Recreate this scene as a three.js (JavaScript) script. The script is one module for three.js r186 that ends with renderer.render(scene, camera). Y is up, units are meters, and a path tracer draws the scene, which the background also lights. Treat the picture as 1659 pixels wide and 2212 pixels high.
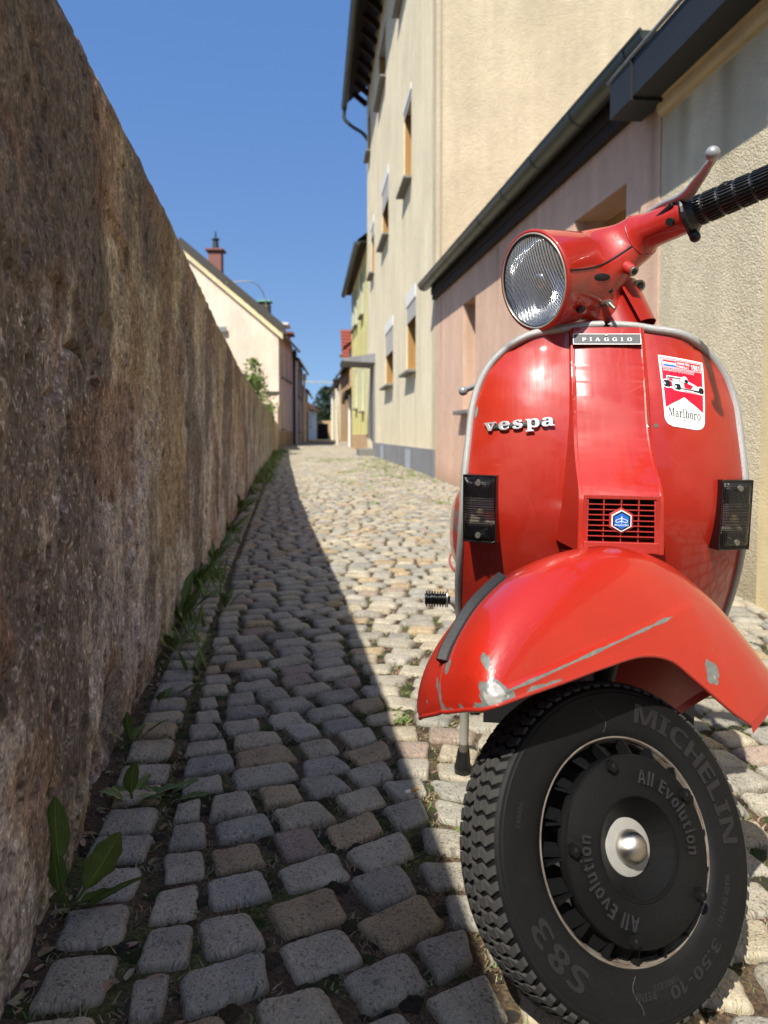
import * as THREE from 'three';
import { mergeGeometries, mergeVertices, toCreasedNormals } from 'three/addons/utils/BufferGeometryUtils.js';
import { RoundedBoxGeometry } from 'three/addons/geometries/RoundedBoxGeometry.js';
import { MarchingCubes } from 'three/addons/objects/MarchingCubes.js';
import { FontLoader } from 'three/addons/loaders/FontLoader.js';
import { TextGeometry } from 'three/addons/geometries/TextGeometry.js';

// ---------------------------------------------------------------- camera, sky, sun, exposure
const D2R = Math.PI / 180;
const scene = new THREE.Scene();
const camera = new THREE.PerspectiveCamera(67.32, 0.75, 0.02, 2000);
camera.position.set(0, 0.726, 0);
camera.rotation.order = 'YXZ';
camera.rotation.set(-Math.atan(87 / 1661), -7.5 * D2R, 0);
camera.setViewOffset(1659, 2212, 0, 79, 1659, 2212);
camera.focus = 1.16;
camera.userData.fStop = 6.2;
camera.updateProjectionMatrix();
scene.add(camera);

const SUN = new THREE.Vector3(-0.445, 1, 0.665).normalize();
const EXPOSURE = 1.45;
{
  // clear summer sky: deep blue overhead, paler towards the horizon and towards the sun
  const W = 512, H = 256, data = new Float32Array(W * H * 4);
  const zen = [0.058, 0.136, 0.36], mid = [0.105, 0.228, 0.49], hor = [0.27, 0.44, 0.65];
  for (let j = 0; j < H; j++) for (let i = 0; i < W; i++) {
    const up = ((j + 0.5) / H - 0.5) * Math.PI, az = ((i + 0.5) / W - 0.5) * 2 * Math.PI;
    const y = Math.sin(up), x = Math.cos(az) * Math.cos(up), z = Math.sin(az) * Math.cos(up);
    const t = Math.max(0, y), a = Math.exp(-t * 7), b = Math.exp(-t * 1.9);
    const cs = x * SUN.x + y * SUN.y + z * SUN.z;
    const aur = 0.55 * Math.exp(-(1 - cs) * 5.5) + 1.1 * Math.exp(-(1 - cs) * 40);
    for (let c = 0; c < 3; c++) {
      let v = zen[c] * (1 - b) + mid[c] * (b - a) + hor[c] * a;
      v += aur * [0.5, 0.55, 0.6][c];
      if (y < 0) v = [0.2, 0.19, 0.17][c];
      data[(j * W + i) * 4 + c] = v;
    }
    data[(j * W + i) * 4 + 3] = 1;
  }
  const sky = new THREE.DataTexture(data, W, H, THREE.RGBAFormat, THREE.FloatType);
  sky.mapping = THREE.EquirectangularReflectionMapping;
  sky.magFilter = THREE.LinearFilter;
  sky.needsUpdate = true;
  scene.background = sky;
  scene.environment = sky;
}
const sun = new THREE.DirectionalLight(new THREE.Color(1.0, 0.945, 0.85), 5.0);
sun.position.copy(SUN).multiplyScalar(60).add(new THREE.Vector3(0, 0, -15));
sun.target.position.set(0, 0, -15);
sun.castShadow = true;
sun.shadow.mapSize.set(4096, 4096);
Object.assign(sun.shadow.camera, { left: -40, right: 40, top: 40, bottom: -40, near: 1, far: 160 });
scene.add(sun, sun.target);

// ---------------------------------------------------------------- helpers
const V3 = (x, y, z) => new THREE.Vector3(x, y, z);
function rng(a) { return () => { a |= 0; a = (a + 0x6d2b79f5) | 0; let t = Math.imul(a ^ (a >>> 15), 1 | a); t = (t + Math.imul(t ^ (t >>> 7), 61 | t)) ^ t; return ((t ^ (t >>> 14)) >>> 0) / 4294967296; }; }
function h2(x, y, s) { let h = Math.imul(x | 0, 374761393) ^ Math.imul(y | 0, 668265263) ^ Math.imul(s | 0, 2147483647 ^ 0x5bd1e995); h = Math.imul(h ^ (h >>> 13), 1274126177); h = Math.imul(h ^ (h >>> 15), 0x85ebca6b); return ((h ^ (h >>> 16)) >>> 0) / 4294967296; }
function vn(x, y, s = 0, px = 0, py = 0) {
  let x0 = Math.floor(x), y0 = Math.floor(y); const fx = x - x0, fy = y - y0, u = fx * fx * (3 - 2 * fx), v = fy * fy * (3 - 2 * fy);
  let x1 = x0 + 1, y1 = y0 + 1;
  if (px) { x0 = ((x0 % px) + px) % px; x1 = ((x1 % px) + px) % px; }
  if (py) { y0 = ((y0 % py) + py) % py; y1 = ((y1 % py) + py) % py; }
  const a = h2(x0, y0, s), b = h2(x1, y0, s), c = h2(x0, y1, s), d = h2(x1, y1, s);
  return a + (b - a) * u + (c - a) * v + (a - b - c + d) * u * v;
}
function fbm(x, y, o = 4, s = 0, px = 0, py = 0) { let a = 0, w = 0.5, n = 0; for (let i = 0; i < o; i++) { a += w * vn(x, y, s + i * 17, px, py); n += w; w *= 0.5; x *= 2; y *= 2; px *= 2; py *= 2; } return a / n; }
const sst = (a, b, x) => { const t = Math.min(1, Math.max(0, (x - a) / (b - a))); return t * t * (3 - 2 * t); };
const lerp = (a, b, t) => a + (b - a) * t, mix3 = (a, b, t) => [lerp(a[0], b[0], t), lerp(a[1], b[1], t), lerp(a[2], b[2], t)];
const clamp = (x, a = 0, b = 1) => Math.min(b, Math.max(a, x));
// piecewise linear (xs ascending), and its smooth version
function pl(xs, ys, x) { if (x <= xs[0]) return ys[0]; for (let i = 1; i < xs.length; i++) if (x <= xs[i]) return lerp(ys[i - 1], ys[i], (x - xs[i - 1]) / (xs[i] - xs[i - 1])); return ys[ys.length - 1]; }
function cr(xs, ys, x) {
  const n = xs.length; if (x <= xs[0]) return ys[0]; if (x >= xs[n - 1]) return ys[n - 1];
  let i = 1; while (x > xs[i]) i++;
  const m = (k) => k <= 0 ? (ys[1] - ys[0]) / (xs[1] - xs[0]) : k >= n - 1 ? (ys[n - 1] - ys[n - 2]) / (xs[n - 1] - xs[n - 2]) : (ys[k + 1] - ys[k - 1]) / (xs[k + 1] - xs[k - 1]);
  const h = xs[i] - xs[i - 1], t = (x - xs[i - 1]) / h, t2 = t * t, t3 = t2 * t;
  return (2 * t3 - 3 * t2 + 1) * ys[i - 1] + (t3 - 2 * t2 + t) * h * m(i - 1) + (-2 * t3 + 3 * t2) * ys[i] + (t3 - t2) * h * m(i);
}
const taken = {};
function numbered(n) { taken[n] = (taken[n] ?? -1) + 1; return taken[n] ? n + '_' + String(taken[n]).padStart(3, '0') : n; }
function setShadow(o) { o.traverse((m) => { if (m.isMesh) { m.castShadow = m.receiveShadow = true; } }); return o; }
function thing(name, label, category, group, parent = scene) { const g = new THREE.Group(); g.name = numbered(name); g.userData = { label, category }; if (group) g.userData.group = group; parent.add(g); return g; }
function part(name, geo, mat, parent, label) { const m = new THREE.Mesh(geo, mat); m.name = parent === scene ? numbered(name) : name; m.castShadow = m.receiveShadow = true; if (label) m.userData.label = label; parent.add(m); return m; }
function lone(name, geo, mat, label, category, group) { const m = part(name, geo, mat, scene); m.userData = { label, category }; if (group) m.userData.group = group; return m; }
function box(w, h, d, x = 0, y = 0, z = 0, r = 0) { const g = r ? new RoundedBoxGeometry(w, h, d, 2, r) : new THREE.BoxGeometry(w, h, d); g.translate(x, y, z); return g; }
function boxAB(x0, x1, y0, y1, z0, z1, r = 0) { return box(Math.abs(x1 - x0), Math.abs(y1 - y0), Math.abs(z1 - z0), (x0 + x1) / 2, (y0 + y1) / 2, (z0 + z1) / 2, r); }
function merge(list) { const l = list.map((g) => { g = g.index ? g.toNonIndexed() : g; for (const k of Object.keys(g.attributes)) if (!['position', 'normal', 'uv'].includes(k)) g.deleteAttribute(k); if (!g.attributes.uv) g.setAttribute('uv', new THREE.BufferAttribute(new Float32Array(g.attributes.position.count * 2), 2)); return g; }); return l.length === 1 ? l[0] : mergeGeometries(l); }
function tube(pts, r, seg = 24, rad = 8, closed = false) { return new THREE.TubeGeometry(new THREE.CatmullRomCurve3(pts.map((p) => p.isVector3 ? p : V3(...p)), closed), seg, r, rad, closed); }
function cyl(r0, r1, h, n = 24, open = false) { return new THREE.CylinderGeometry(r1, r0, h, n, 1, open); }
// cylinder from a to b
function rod(a, b, r0, r1 = r0, n = 16) { const A = V3(...a), B = V3(...b), d = B.clone().sub(A), g = new THREE.CylinderGeometry(r1, r0, d.length(), n); g.applyQuaternion(new THREE.Quaternion().setFromUnitVectors(V3(0, 1, 0), d.clone().normalize())); g.translate((A.x + B.x) / 2, (A.y + B.y) / 2, (A.z + B.z) / 2); return g; }
// grid surface: fn(u, v) -> [x, y, z]
function surf(nu, nv, fn, uvfn) {
  const p = [], uv = [], ix = [];
  for (let j = 0; j <= nv; j++) for (let i = 0; i <= nu; i++) { const u = i / nu, v = j / nv; p.push(...fn(u, v)); uv.push(...(uvfn ? uvfn(u, v) : [u, v])); }
  for (let j = 0; j < nv; j++) for (let i = 0; i < nu; i++) { const a = j * (nu + 1) + i, b = a + 1, c = a + nu + 1, d = c + 1; ix.push(a, b, d, a, d, c); }
  const g = new THREE.BufferGeometry(); g.setAttribute('position', new THREE.Float32BufferAttribute(p, 3)); g.setAttribute('uv', new THREE.Float32BufferAttribute(uv, 2)); g.setIndex(ix); g.computeVertexNormals(); return g;
}
// box-like uv in metres from positions, by dominant normal
function uvm(g, k = 1) { const p = g.attributes.position, n = g.attributes.normal, uv = new Float32Array(p.count * 2); for (let i = 0; i < p.count; i++) { const ax = Math.abs(n.getX(i)), ay = Math.abs(n.getY(i)), az = Math.abs(n.getZ(i)); if (ay >= ax && ay >= az) { uv[2 * i] = p.getX(i) * k; uv[2 * i + 1] = p.getZ(i) * k; } else if (ax >= az) { uv[2 * i] = p.getZ(i) * k; uv[2 * i + 1] = p.getY(i) * k; } else { uv[2 * i] = p.getX(i) * k; uv[2 * i + 1] = p.getY(i) * k; } } g.setAttribute('uv', new THREE.BufferAttribute(uv, 2)); return g; }
function dtex(w, h, fn, srgb = true, ch = 3) {
  const d = new Uint8Array(w * h * 4);
  for (let j = 0; j < h; j++) for (let i = 0; i < w; i++) { const c = fn((i + 0.5) / w, (j + 0.5) / h, i, j), o = (j * w + i) * 4; if (typeof c === 'number') { d[o] = d[o + 1] = d[o + 2] = clamp(c) * 255; } else { d[o] = clamp(c[0], 0, 255); d[o + 1] = clamp(c[1], 0, 255); d[o + 2] = clamp(c[2], 0, 255); } d[o + 3] = 255; }
  const t = new THREE.DataTexture(d, w, h); t.wrapS = t.wrapT = THREE.RepeatWrapping; t.magFilter = THREE.LinearFilter; t.minFilter = THREE.LinearFilter; if (srgb) t.colorSpace = THREE.SRGBColorSpace; t.needsUpdate = true; return t;
}
function rep(t, x, y = x) { const c = t.clone(); c.repeat.set(x, y); c.needsUpdate = true; return c; }
function ctex(w, h, draw, srgb = true) { const c = document.createElement('canvas'); c.width = w; c.height = h; draw(c.getContext('2d'), w, h); const t = new THREE.CanvasTexture(c); if (srgb) t.colorSpace = THREE.SRGBColorSpace; t.magFilter = THREE.LinearFilter; return t; }
const std = (o) => new THREE.MeshStandardMaterial({ side: THREE.DoubleSide, ...o });
const phy = (o) => new THREE.MeshPhysicalMaterial({ side: THREE.DoubleSide, ...o });
const flipZ = (g) => { g = g.index ? g.toNonIndexed() : g; g.scale(1, 1, -1); for (const k of Object.keys(g.attributes)) { const a = g.attributes[k], n = a.itemSize; for (let i = 0; i + 2 < a.count; i += 3) for (let c = 0; c < n; c++) { const t = a.array[(i + 1) * n + c]; a.array[(i + 1) * n + c] = a.array[(i + 2) * n + c]; a.array[(i + 2) * n + c] = t; } } return g; };
const rgb = (r, g, b) => new THREE.Color().setRGB(r, g, b);
const fontBold = await new FontLoader().loadAsync('fonts/droid/droid_sans_bold.typeface.json');
const fontSerif = await new FontLoader().loadAsync('fonts/droid/droid_serif_bold.typeface.json');
// ---------------------------------------------------------------- textures and materials of the setting
const gy = (z) => { const d = -z; return 0.163 * sst(1.5, 12.5, d) + 0.16 * sst(14, 60, d) + 0.006 * Math.exp(-(((d - 0.85) / 0.3) ** 2)); };
const T = {};
T.stuccoB = dtex(1024, 1024, (u, v) => { const g = fbm(u * 128, v * 128, 3, 5, 128, 128), w = vn(u * 200, v * 200, 9, 200, 200); return 0.15 + 0.75 * sst(0.3, 0.72, g * 0.75 + w * 0.25); }, false);
T.mottle = dtex(512, 512, (u, v) => { const a = fbm(u * 4, v * 4, 5, 31, 4, 4), b = fbm(u * 40, v * 10, 3, 77, 40, 10), s = fbm(u * 90, v * 90, 2, 13, 90, 90); const k = 238 + 30 * (a - 0.5) + 20 * (b - 0.5) + 22 * (s - 0.5); return [k + 4, k, k - 6]; });
T.facade = dtex(1024, 1024, (u, v) => { const a = fbm(u * 5, v * 5, 5, 431, 5, 5), st = fbm(u * 46, v * 3, 4, 441, 46, 3), b = fbm(u * 60, v * 60, 3, 451, 60, 60), cr0 = sst(0.485, 0.5, fbm(u * 7, v * 7, 5, 461, 7, 7)) * (1 - sst(0.5, 0.515, fbm(u * 7, v * 7, 5, 461, 7, 7))) * sst(0.6, 0.75, fbm(u * 3, v * 3, 3, 471, 3, 3)); const k = 238 + 34 * (a - 0.5) + 30 * (st - 0.5) + 20 * (b - 0.5) - 16 * cr0, w = 12 * (st - 0.5); return [k + 4 + w * 0.3, k, k - 7 - w * 0.6]; });
T.granite = dtex(512, 512, (u, v) => { const a = vn(u * 150, v * 150, 3, 150, 150), b = vn(u * 90, v * 90, 8, 90, 90), c = fbm(u * 8, v * 8, 4, 4, 8, 8); let k = 196 + 40 * (c - 0.5); k += 26; if (a > 0.7) k += 40 * (a - 0.7) / 0.3; const b2 = vn(u * 210, v * 210, 18, 210, 210); if (b < 0.34) k -= 70 * (0.34 - b) / 0.34; if (b2 < 0.3) k -= 90 * (0.3 - b2) / 0.3; const y = 8 * (vn(u * 60, v * 60, 21, 60, 60) - 0.5); return [k + y, k, k - y - 4]; });
T.graniteB = dtex(512, 512, (u, v) => 0.5 * fbm(u * 60, v * 60, 3, 41, 60, 60) + 0.5 * fbm(u * 12, v * 12, 3, 44, 12, 12), false);
T.soil = dtex(512, 512, (u, v) => { const a = fbm(u * 10, v * 10, 5, 91, 10, 10), m = sst(0.52, 0.68, fbm(u * 5, v * 5, 4, 19, 5, 5)), g = vn(u * 170, v * 170, 2, 170, 170); const s = mix3([62, 47, 34], [96, 80, 60], a), c = mix3(s, [72, 78, 34], m * 0.75); const k = 0.7 + 0.6 * g; return [c[0] * k, c[1] * k, c[2] * k]; });
T.soilB = dtex(512, 512, (u, v) => fbm(u * 60, v * 60, 4, 61, 60, 60), false);
T.rust = dtex(256, 256, (u, v) => { const a = fbm(u * 8, v * 8, 5, 7, 8, 8), b = sst(0.5, 0.62, a), s = vn(u * 80, v * 80, 3, 80, 80); return mix3([104 + 20 * s, 98 + 20 * s, 90 + 16 * s], [72, 48, 38], b); });
T.woodS = dtex(256, 256, (u, v) => { const a = fbm(u * 40, v * 2, 4, 3, 40, 2); const k = 0.75 + 0.5 * a; return [200 * k, 158 * k, 96 * k]; });
T.bark = dtex(128, 256, (u, v) => { const a = fbm(u * 24, v * 6, 4, 3, 24, 6), k = 0.5 + a; return [96 * k, 80 * k, 62 * k]; });

const stucco = (hex, o = {}) => std({ color: hex, map: rep(T.facade, 0.22), bumpMap: rep(T.stuccoB, 2), bumpScale: 0.003, roughness: 0.95, ...o });
// weathered wall colour over a whole facade, w x h metres from (x0, y0): damp splash at the foot, run-off under sills and eaves
function wallMap(w, h, y0, runs, seed, W = 1024, H = 512) {
  const t = dtex(W, H, (u, v) => {
    const x = u * w, y = v * h + y0, a = fbm(x * 1.1, y * 1.1, 5, seed), b = fbm(x * 14, y * 14, 3, seed + 3), st = fbm(x * 7, y * 0.45, 4, seed + 5);
    let k = 240 + 34 * (a - 0.5) + 18 * (b - 0.5) + 22 * (st - 0.5), c = [k + 3, k, k - 5];
    const foot = (1 - sst(0.05, 0.32 + 0.3 * fbm(x * 2.4, 1, 4, seed + 7), y)) * (0.5 + 0.5 * b); c = mix3(c, [176, 170, 160], foot * 0.75);
    const top = sst(0.25, 0.75, fbm(x * 9, 2, 3, seed + 9)) * sst(h * 0.72 + y0, h + y0, y) * st; c = mix3(c, [196, 190, 178], top * 0.6);
    for (const [rx, ry, len, wd] of runs) { const dx = Math.abs(x - rx - 0.02 * (fbm(y * 4, rx, 2, seed) - 0.5)) / wd, dy = (ry - y) / len; if (dy > 0 && dy < 1 && dx < 1) c = mix3(c, [178, 172, 158], (1 - dx) * (1 - dy) * (0.4 + 0.6 * st) * 0.8); }
    return c;
  });
  t.repeat.set(1 / w, 1 / h); t.offset.set(0, -y0 / h); return t;
}
const MAT = {
  cream: stucco('#f3e8c8', { map: wallMap(12.8, 11, 0, [[2.05, 1.75, 1.1, 0.06], [3.15, 1.75, 1.0, 0.06], [5.5, 1.75, 1.2, 0.07], [7.05, 1.75, 1.0, 0.06], [2.62, 4.95, 1.6, 0.07], [3.6, 4.95, 1.4, 0.06], [6.45, 5.0, 1.5, 0.07], [7.9, 5.0, 1.6, 0.06], [0.3, 10, 6, 0.12]], 621), bumpMap: rep(T.stuccoB, 0.7), bumpScale: 0.006 }), pink: stucco('#edc8b0', { map: wallMap(6.3, 2.9, -0.1, [[4.05, 1.0, 0.7, 0.05], [4.63, 1.0, 0.8, 0.05], [0.4, 1.3, 0.9, 0.05], [1.24, 1.3, 0.8, 0.05], [0.08, 2.5, 1.6, 0.08], [5.9, 2.5, 1.2, 0.1], [3.2, 2.5, 0.8, 0.1]], 611), bumpScale: 0.004 }), beige: stucco('#e8dcbe', { map: wallMap(9, 2.6, -0.1, [[3.3, 2.4, 0.9, 0.12], [2.9, 2.4, 1.2, 0.08], [3.7, 2.4, 0.5, 0.1]], 601), bumpMap: rep(T.stuccoB, 1.5), bumpScale: 0.008 }), beigeSmooth: stucco('#f0dfb0', { bumpScale: 0.0015 }),
  cornice: stucco('#d9c39a', { bumpScale: 0.003 }), yellow: stucco('#e8e298', { bumpScale: 0.004 }), paleRose: stucco('#f0dccd', { bumpScale: 0.002 }), creamTrim: stucco('#e6dcb4', { bumpScale: 0.001 }),
  greyRender: stucco('#a9aba8', { bumpScale: 0.002 }), tanRender: stucco('#c7a983', { bumpScale: 0.003 }), whiteRender: stucco('#f2f0ea', { bumpScale: 0.002 }), plinth: stucco('#8d9098', { bumpScale: 0.003 }),
  blueGrey: stucco('#a9b6c6', { bumpScale: 0.001 }), stoneWall: stucco('#a18c72', { bumpScale: 0.008 }),
  copper: std({ color: '#4a544d', roughness: 0.38, metalness: 0.45, map: rep(T.mottle, 1.2) }),
  copperDark: std({ color: '#232627', roughness: 0.6, metalness: 0.1, map: rep(T.mottle, 1.2) }),
  zinc: std({ color: '#8f969a', roughness: 0.5, metalness: 0.5, map: rep(T.mottle, 2) }),
  darkWood: std({ color: '#2c1e18', roughness: 0.8, map: rep(T.woodS, 1) }),
  wood: std({ color: '#d6cdbd', map: rep(T.woodS, 2), roughness: 0.6 }),
  shutter: std({ color: '#b9b6b0', roughness: 0.6 }), shutterBox: std({ color: '#e4e4e0', roughness: 0.5 }),
  sill: std({ color: '#8f8d88', roughness: 0.8, map: rep(T.granite, 3) }),
  glass: phy({ color: '#223038', roughness: 0.06, metalness: 0, clearcoat: 1 }),
  inside: std({ color: '#15110d', roughness: 1 }),
  tileRed: std({ color: '#8c4433', roughness: 0.85, map: rep(T.mottle, 3) }), tileDark: std({ color: '#4a4743', roughness: 0.85, map: rep(T.mottle, 3) }), tileBrown: std({ color: '#7c4a3c', roughness: 0.85, map: rep(T.mottle, 3) }),
  brick: std({ color: '#8d625a', roughness: 0.9, map: rep(T.mottle, 4) }), mortar: std({ color: '#a89a8c', roughness: 0.95 }), patina: std({ color: '#6fae98', roughness: 0.7 }),
  white: std({ color: '#efeeea', roughness: 0.6 }), black: std({ color: '#141415', roughness: 0.5 }), iron: std({ color: '#3b3d3e', roughness: 0.6, metalness: 0.5 }),
};

// ---------------------------------------------------------------- ground sheet
{
  const zs = []; for (let d = -8; d < 30; d += 0.25) zs.push(-d); for (let d = 30; d < 120; d += 3) zs.push(-d); zs.push(-160, -300, -900);
  const xs = [-400, -60, -12, -3, -1, -0.5, 0, 0.5, 1, 1.5, 2, 2.5, 3, 4, 6, 20, 80, 400];
  const g = surf(xs.length - 1, zs.length - 1, (u, v) => { const x = xs[Math.round(u * (xs.length - 1))], z = zs[Math.round(v * (zs.length - 1))]; return [x, gy(z) - 0.0095 + (Math.abs(x) < 3 && z > -10 ? 0.007 * (fbm(x * 5, z * 5, 3, 3) - 0.5) : 0), z]; });
  const p = g.attributes.position, uv = new Float32Array(p.count * 2); for (let i = 0; i < p.count; i++) { uv[2 * i] = p.getX(i) * 1.7; uv[2 * i + 1] = p.getZ(i) * 1.7; } g.setAttribute('uv', new THREE.BufferAttribute(uv, 2));
  const m = part('ground', g, std({ map: T.soil, bumpMap: T.soilB, bumpScale: 0.006, roughness: 1 }), scene); m.userData = { kind: 'structure' };
}

// ---------------------------------------------------------------- cobbles
const wallX = (d) => pl([0, 1, 1.35, 1.75, 2.4, 2.9, 4, 6, 9, 15.5, 22, 26, 34], [-0.345, -0.35, -0.36, -0.38, -0.39, -0.4, -0.405, -0.39, -0.36, -0.34, -0.3, -0.26, -0.2], d);
const rightX = (d) => pl([0, 3, 4, 10.2, 24, 32, 46, 60, 90], [1.89, 1.98, 2.0, 2.04, 2.57, 2.9, 3.9, 4.1, 4.4], d);
const leftX = (d) => d < 26 ? wallX(d) : pl([26, 34, 39, 48, 58, 74], [-0.26, -0.15, 0.45, 1.25, 1.85, 3.6], d);
const joints = [];      // points in joints where moss and dry grass may grow
{
  const R = rng(7), cells = [];
  // arc shaped courses: apex at x = 0.30, feet at -0.30 and 1.0, repeated to the right
  const arcT = (x) => { const t = (x + 0.36) / 0.63; return t - 2 * Math.round(t / 2); }, arc = (x) => 0.175 * arcT(x) ** 2;
  const quad = (a, b, c, d) => cells.push([a, b, c, d]);
  // gutter course along the wall: stones laid in a straight line
  for (let d = 0.2, x; d < 48;) { const L = lerp(0.085, 0.13, R()); x = leftX(d); const w = 0.13; const j = () => (R() - 0.5) * 0.012; quad([x + 0.012 + j(), -d + j()], [x + w + j(), -d + j()], [x + w + j(), -(d + L) + j()], [x + 0.012 + j(), -(d + L) + j()]); d += L; }
  // arc courses
  const pitch = 0.102;
  for (let k = 0; k * pitch < 50; k++) {
    const d0 = 0.1 + k * pitch; let x = leftX(d0) + 0.142 - 0.05 * R(); const xr = rightX(d0) + 0.05;
    let first = true;
    const far = d0 > 14 ? 1.25 : 1;
    while (x < xr) {
      const W = lerp(0.088, 0.148, Math.pow(R(), 1.15)) * far; const x0 = first ? leftX(d0) + 0.142 : x, x1 = x + W; first = false;
      const jj = () => (R() - 0.5) * 0.021, P = (xx, dd) => { const kT = arcT(xx), sl = 2 * 0.175 * kT / 0.63 * (1 - sst(0.8, 0.98, Math.abs(kT))); const off = dd - d0 - pitch / 2; return [xx - sl * off * 0.85 + jj(), -(dd + arc(xx)) + jj()]; };
      quad(P(x0, d0), P(x1, d0), P(x1, d0 + pitch), P(x0, d0 + pitch)); x = x1;
    }
  }
  // pick the stones that show largest
  camera.updateMatrixWorld(); camera.updateProjectionMatrix();
  const list = cells.map((q) => {
    const cx = (q[0][0] + q[1][0] + q[2][0] + q[3][0]) / 4, cz = (q[0][1] + q[1][1] + q[2][1] + q[3][1]) / 4;
    const c = V3(cx, gy(cz), cz), n = c.clone().project(camera), d = -cz; const inF = n.x > -1.1 && n.x < 1.1 && n.y > -1.1 && n.y < 1.1 && n.z < 1;
    let hid = false; // under the scooter or behind its wheel
    return { q, cx, cz, area: inF && !hid ? 1 / (c.distanceTo(V3(0, 0.726, 0)) ** 3) : 0 };
  });
  const sorted = list.slice().sort((a, b) => b.area - a.area), near = new Set(sorted.slice(0, 298).filter((c) => c.area > 0));
  const street = new THREE.Group(); street.name = 'cobbled_street'; street.userData = { kind: 'structure' }; scene.add(street);
  // colours of single stones (linear albedo)
  const tones = [[0.47, 0.44, 0.39], [0.52, 0.48, 0.41], [0.42, 0.40, 0.365], [0.54, 0.48, 0.385], [0.39, 0.38, 0.36], [0.50, 0.395, 0.27], [0.42, 0.335, 0.295], [0.48, 0.455, 0.42], [0.30, 0.29, 0.275]];
  const wts = [0.2, 0.18, 0.15, 0.12, 0.1, 0.1, 0.04, 0.09, 0.02];
  const pickTone = () => { let r = R(), i = 0; while (r > wts[i] && i < wts.length - 1) r -= wts[i++]; const k = 0.88 + 0.24 * R(); return tones[i].map((v, c) => v * k * [0.96, 0.93, 0.86][c]); };
  const stoneMat = std({ map: rep(T.granite, 3.2), bumpMap: rep(T.graniteB, 3.2), bumpScale: 0.0035, roughness: 0.88, vertexColors: true });
  // a stone over a quad; n = grid side
  function stone(q, n, seed, tone, h, gap) {
    const C = [(q[0][0] + q[1][0] + q[2][0] + q[3][0]) / 4, (q[0][1] + q[1][1] + q[2][1] + q[3][1]) / 4];
    const ex = Math.hypot(q[1][0] - q[0][0], q[1][1] - q[0][1]), ez = Math.hypot(q[3][0] - q[0][0], q[3][1] - q[0][1]);
    const ix = 1 - gap / ex, iz = 1 - gap / ez, tiltx = (h2(seed, 1, 3) - 0.5) * 0.05, tiltz = (h2(seed, 2, 3) - 0.5) * 0.06;
    const pos = [], uv = [], col = [], idx = [];
    const pt = (u, v) => { // u, v in -1..1
      let a = (u * ix + 1) / 2, b = (v * iz + 1) / 2; return [(1 - a) * (1 - b) * q[0][0] + a * (1 - b) * q[1][0] + a * b * q[2][0] + (1 - a) * b * q[3][0], (1 - a) * (1 - b) * q[0][1] + a * (1 - b) * q[1][1] + a * b * q[2][1] + (1 - a) * b * q[3][1]];
    };
    const u0 = h2(seed, 5, 5) * 7, v0 = h2(seed, 6, 5) * 7;
    for (let j = 0; j <= n; j++) for (let i = 0; i <= n; i++) {
      // more rows near the edge
      const f = (t) => Math.sign(t) * (1 - Math.pow(1 - Math.abs(t), 1.6));
      let u = f(i / n * 2 - 1), v = f(j / n * 2 - 1);
      // round the corners in plan
      const m = Math.max(Math.abs(u), Math.abs(v)), l = Math.pow(Math.pow(Math.abs(u), 9) + Math.pow(Math.abs(v), 9), 1 / 9) || 1, s = m / l;
      let uu = u * s, vv = v * s; const ang = Math.atan2(v, u), wob = 1 + 0.07 * (vn(ang * 1.6 + 9, seed * 3.1, 7) - 0.5) * m + 0.06 * (vn(ang * 5 + 9, seed * 1.7, 9) - 0.5) * m + 0.016 * (vn(ang * 13 + 40, seed * 2.3, 11) - 0.5) * m;
      uu *= wob; vv *= wob;
      const p = pt(uu, vv), e = sst(0.78, 1.0, m);
      let y = h - 0.0035 * m * m - (h + 0.014) * Math.pow(e, 3.0) * 0.95 + 0.0075 * (fbm(p[0] * 30, p[1] * 30, 3, seed) - 0.5) * (1 - e * 0.5) + 0.006 * (fbm(p[0] * 9, p[1] * 9, 2, seed + 3) - 0.5) + tiltx * (p[0] - C[0]) + tiltz * (p[1] - C[1]);
      pos.push(p[0] - C[0], y, p[1] - C[1]); const dq = h - y; uv.push(p[0] + u0 + dq * 1.2 * uu, p[1] + v0 + dq * 1.2 * vv);
      const edgeTone = 1 - 0.5 * sst(0.86, 1, m); col.push(tone[0] * edgeTone, tone[1] * edgeTone, tone[2] * edgeTone * (1 - 0.1 * (1 - edgeTone)));  // stone colour darkens towards its rim
    }
    for (let j = 0; j < n; j++) for (let i = 0; i < n; i++) { const a = j * (n + 1) + i, b = a + 1, c = a + n + 1, d = c + 1; idx.push(a, c, d, a, d, b); }
    const g = new THREE.BufferGeometry(); g.setAttribute('position', new THREE.Float32BufferAttribute(pos, 3)); g.setAttribute('uv', new THREE.Float32BufferAttribute(uv, 2)); g.setAttribute('color', new THREE.Float32BufferAttribute(col, 3)); g.setIndex(idx); g.computeVertexNormals();
    return { g, C };
  }
  let seed = 1;
  for (const c of near) { const big = c.area > 0.12; const s = stone(c.q, big ? 18 : 11, seed++, pickTone(), 0.001 + 0.006 * R(), 0.009 + 0.009 * R()); const m = part('cobble', s.g, stoneMat, street); m.position.set(s.C[0], gy(s.C[1]), s.C[1]); const q = c.q; for (let k = 0; k < 4; k++) { const a = q[k], b = q[(k + 1) % 4]; for (let i = 0; i < 3; i++) { const t = R(); joints.push([lerp(a[0], b[0], t), lerp(a[1], b[1], t)]); } } }
  // the rest: instanced unit stones sheared into their cells
  const rest = list.filter((c) => !near.has(c)), NV = 9, groups = Array.from({ length: NV }, () => []);
  for (const c of rest) groups[(R() * NV) | 0].push(c);
  const fieldGeo = []; const col = new THREE.Color(), M4 = new THREE.Matrix4();
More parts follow.
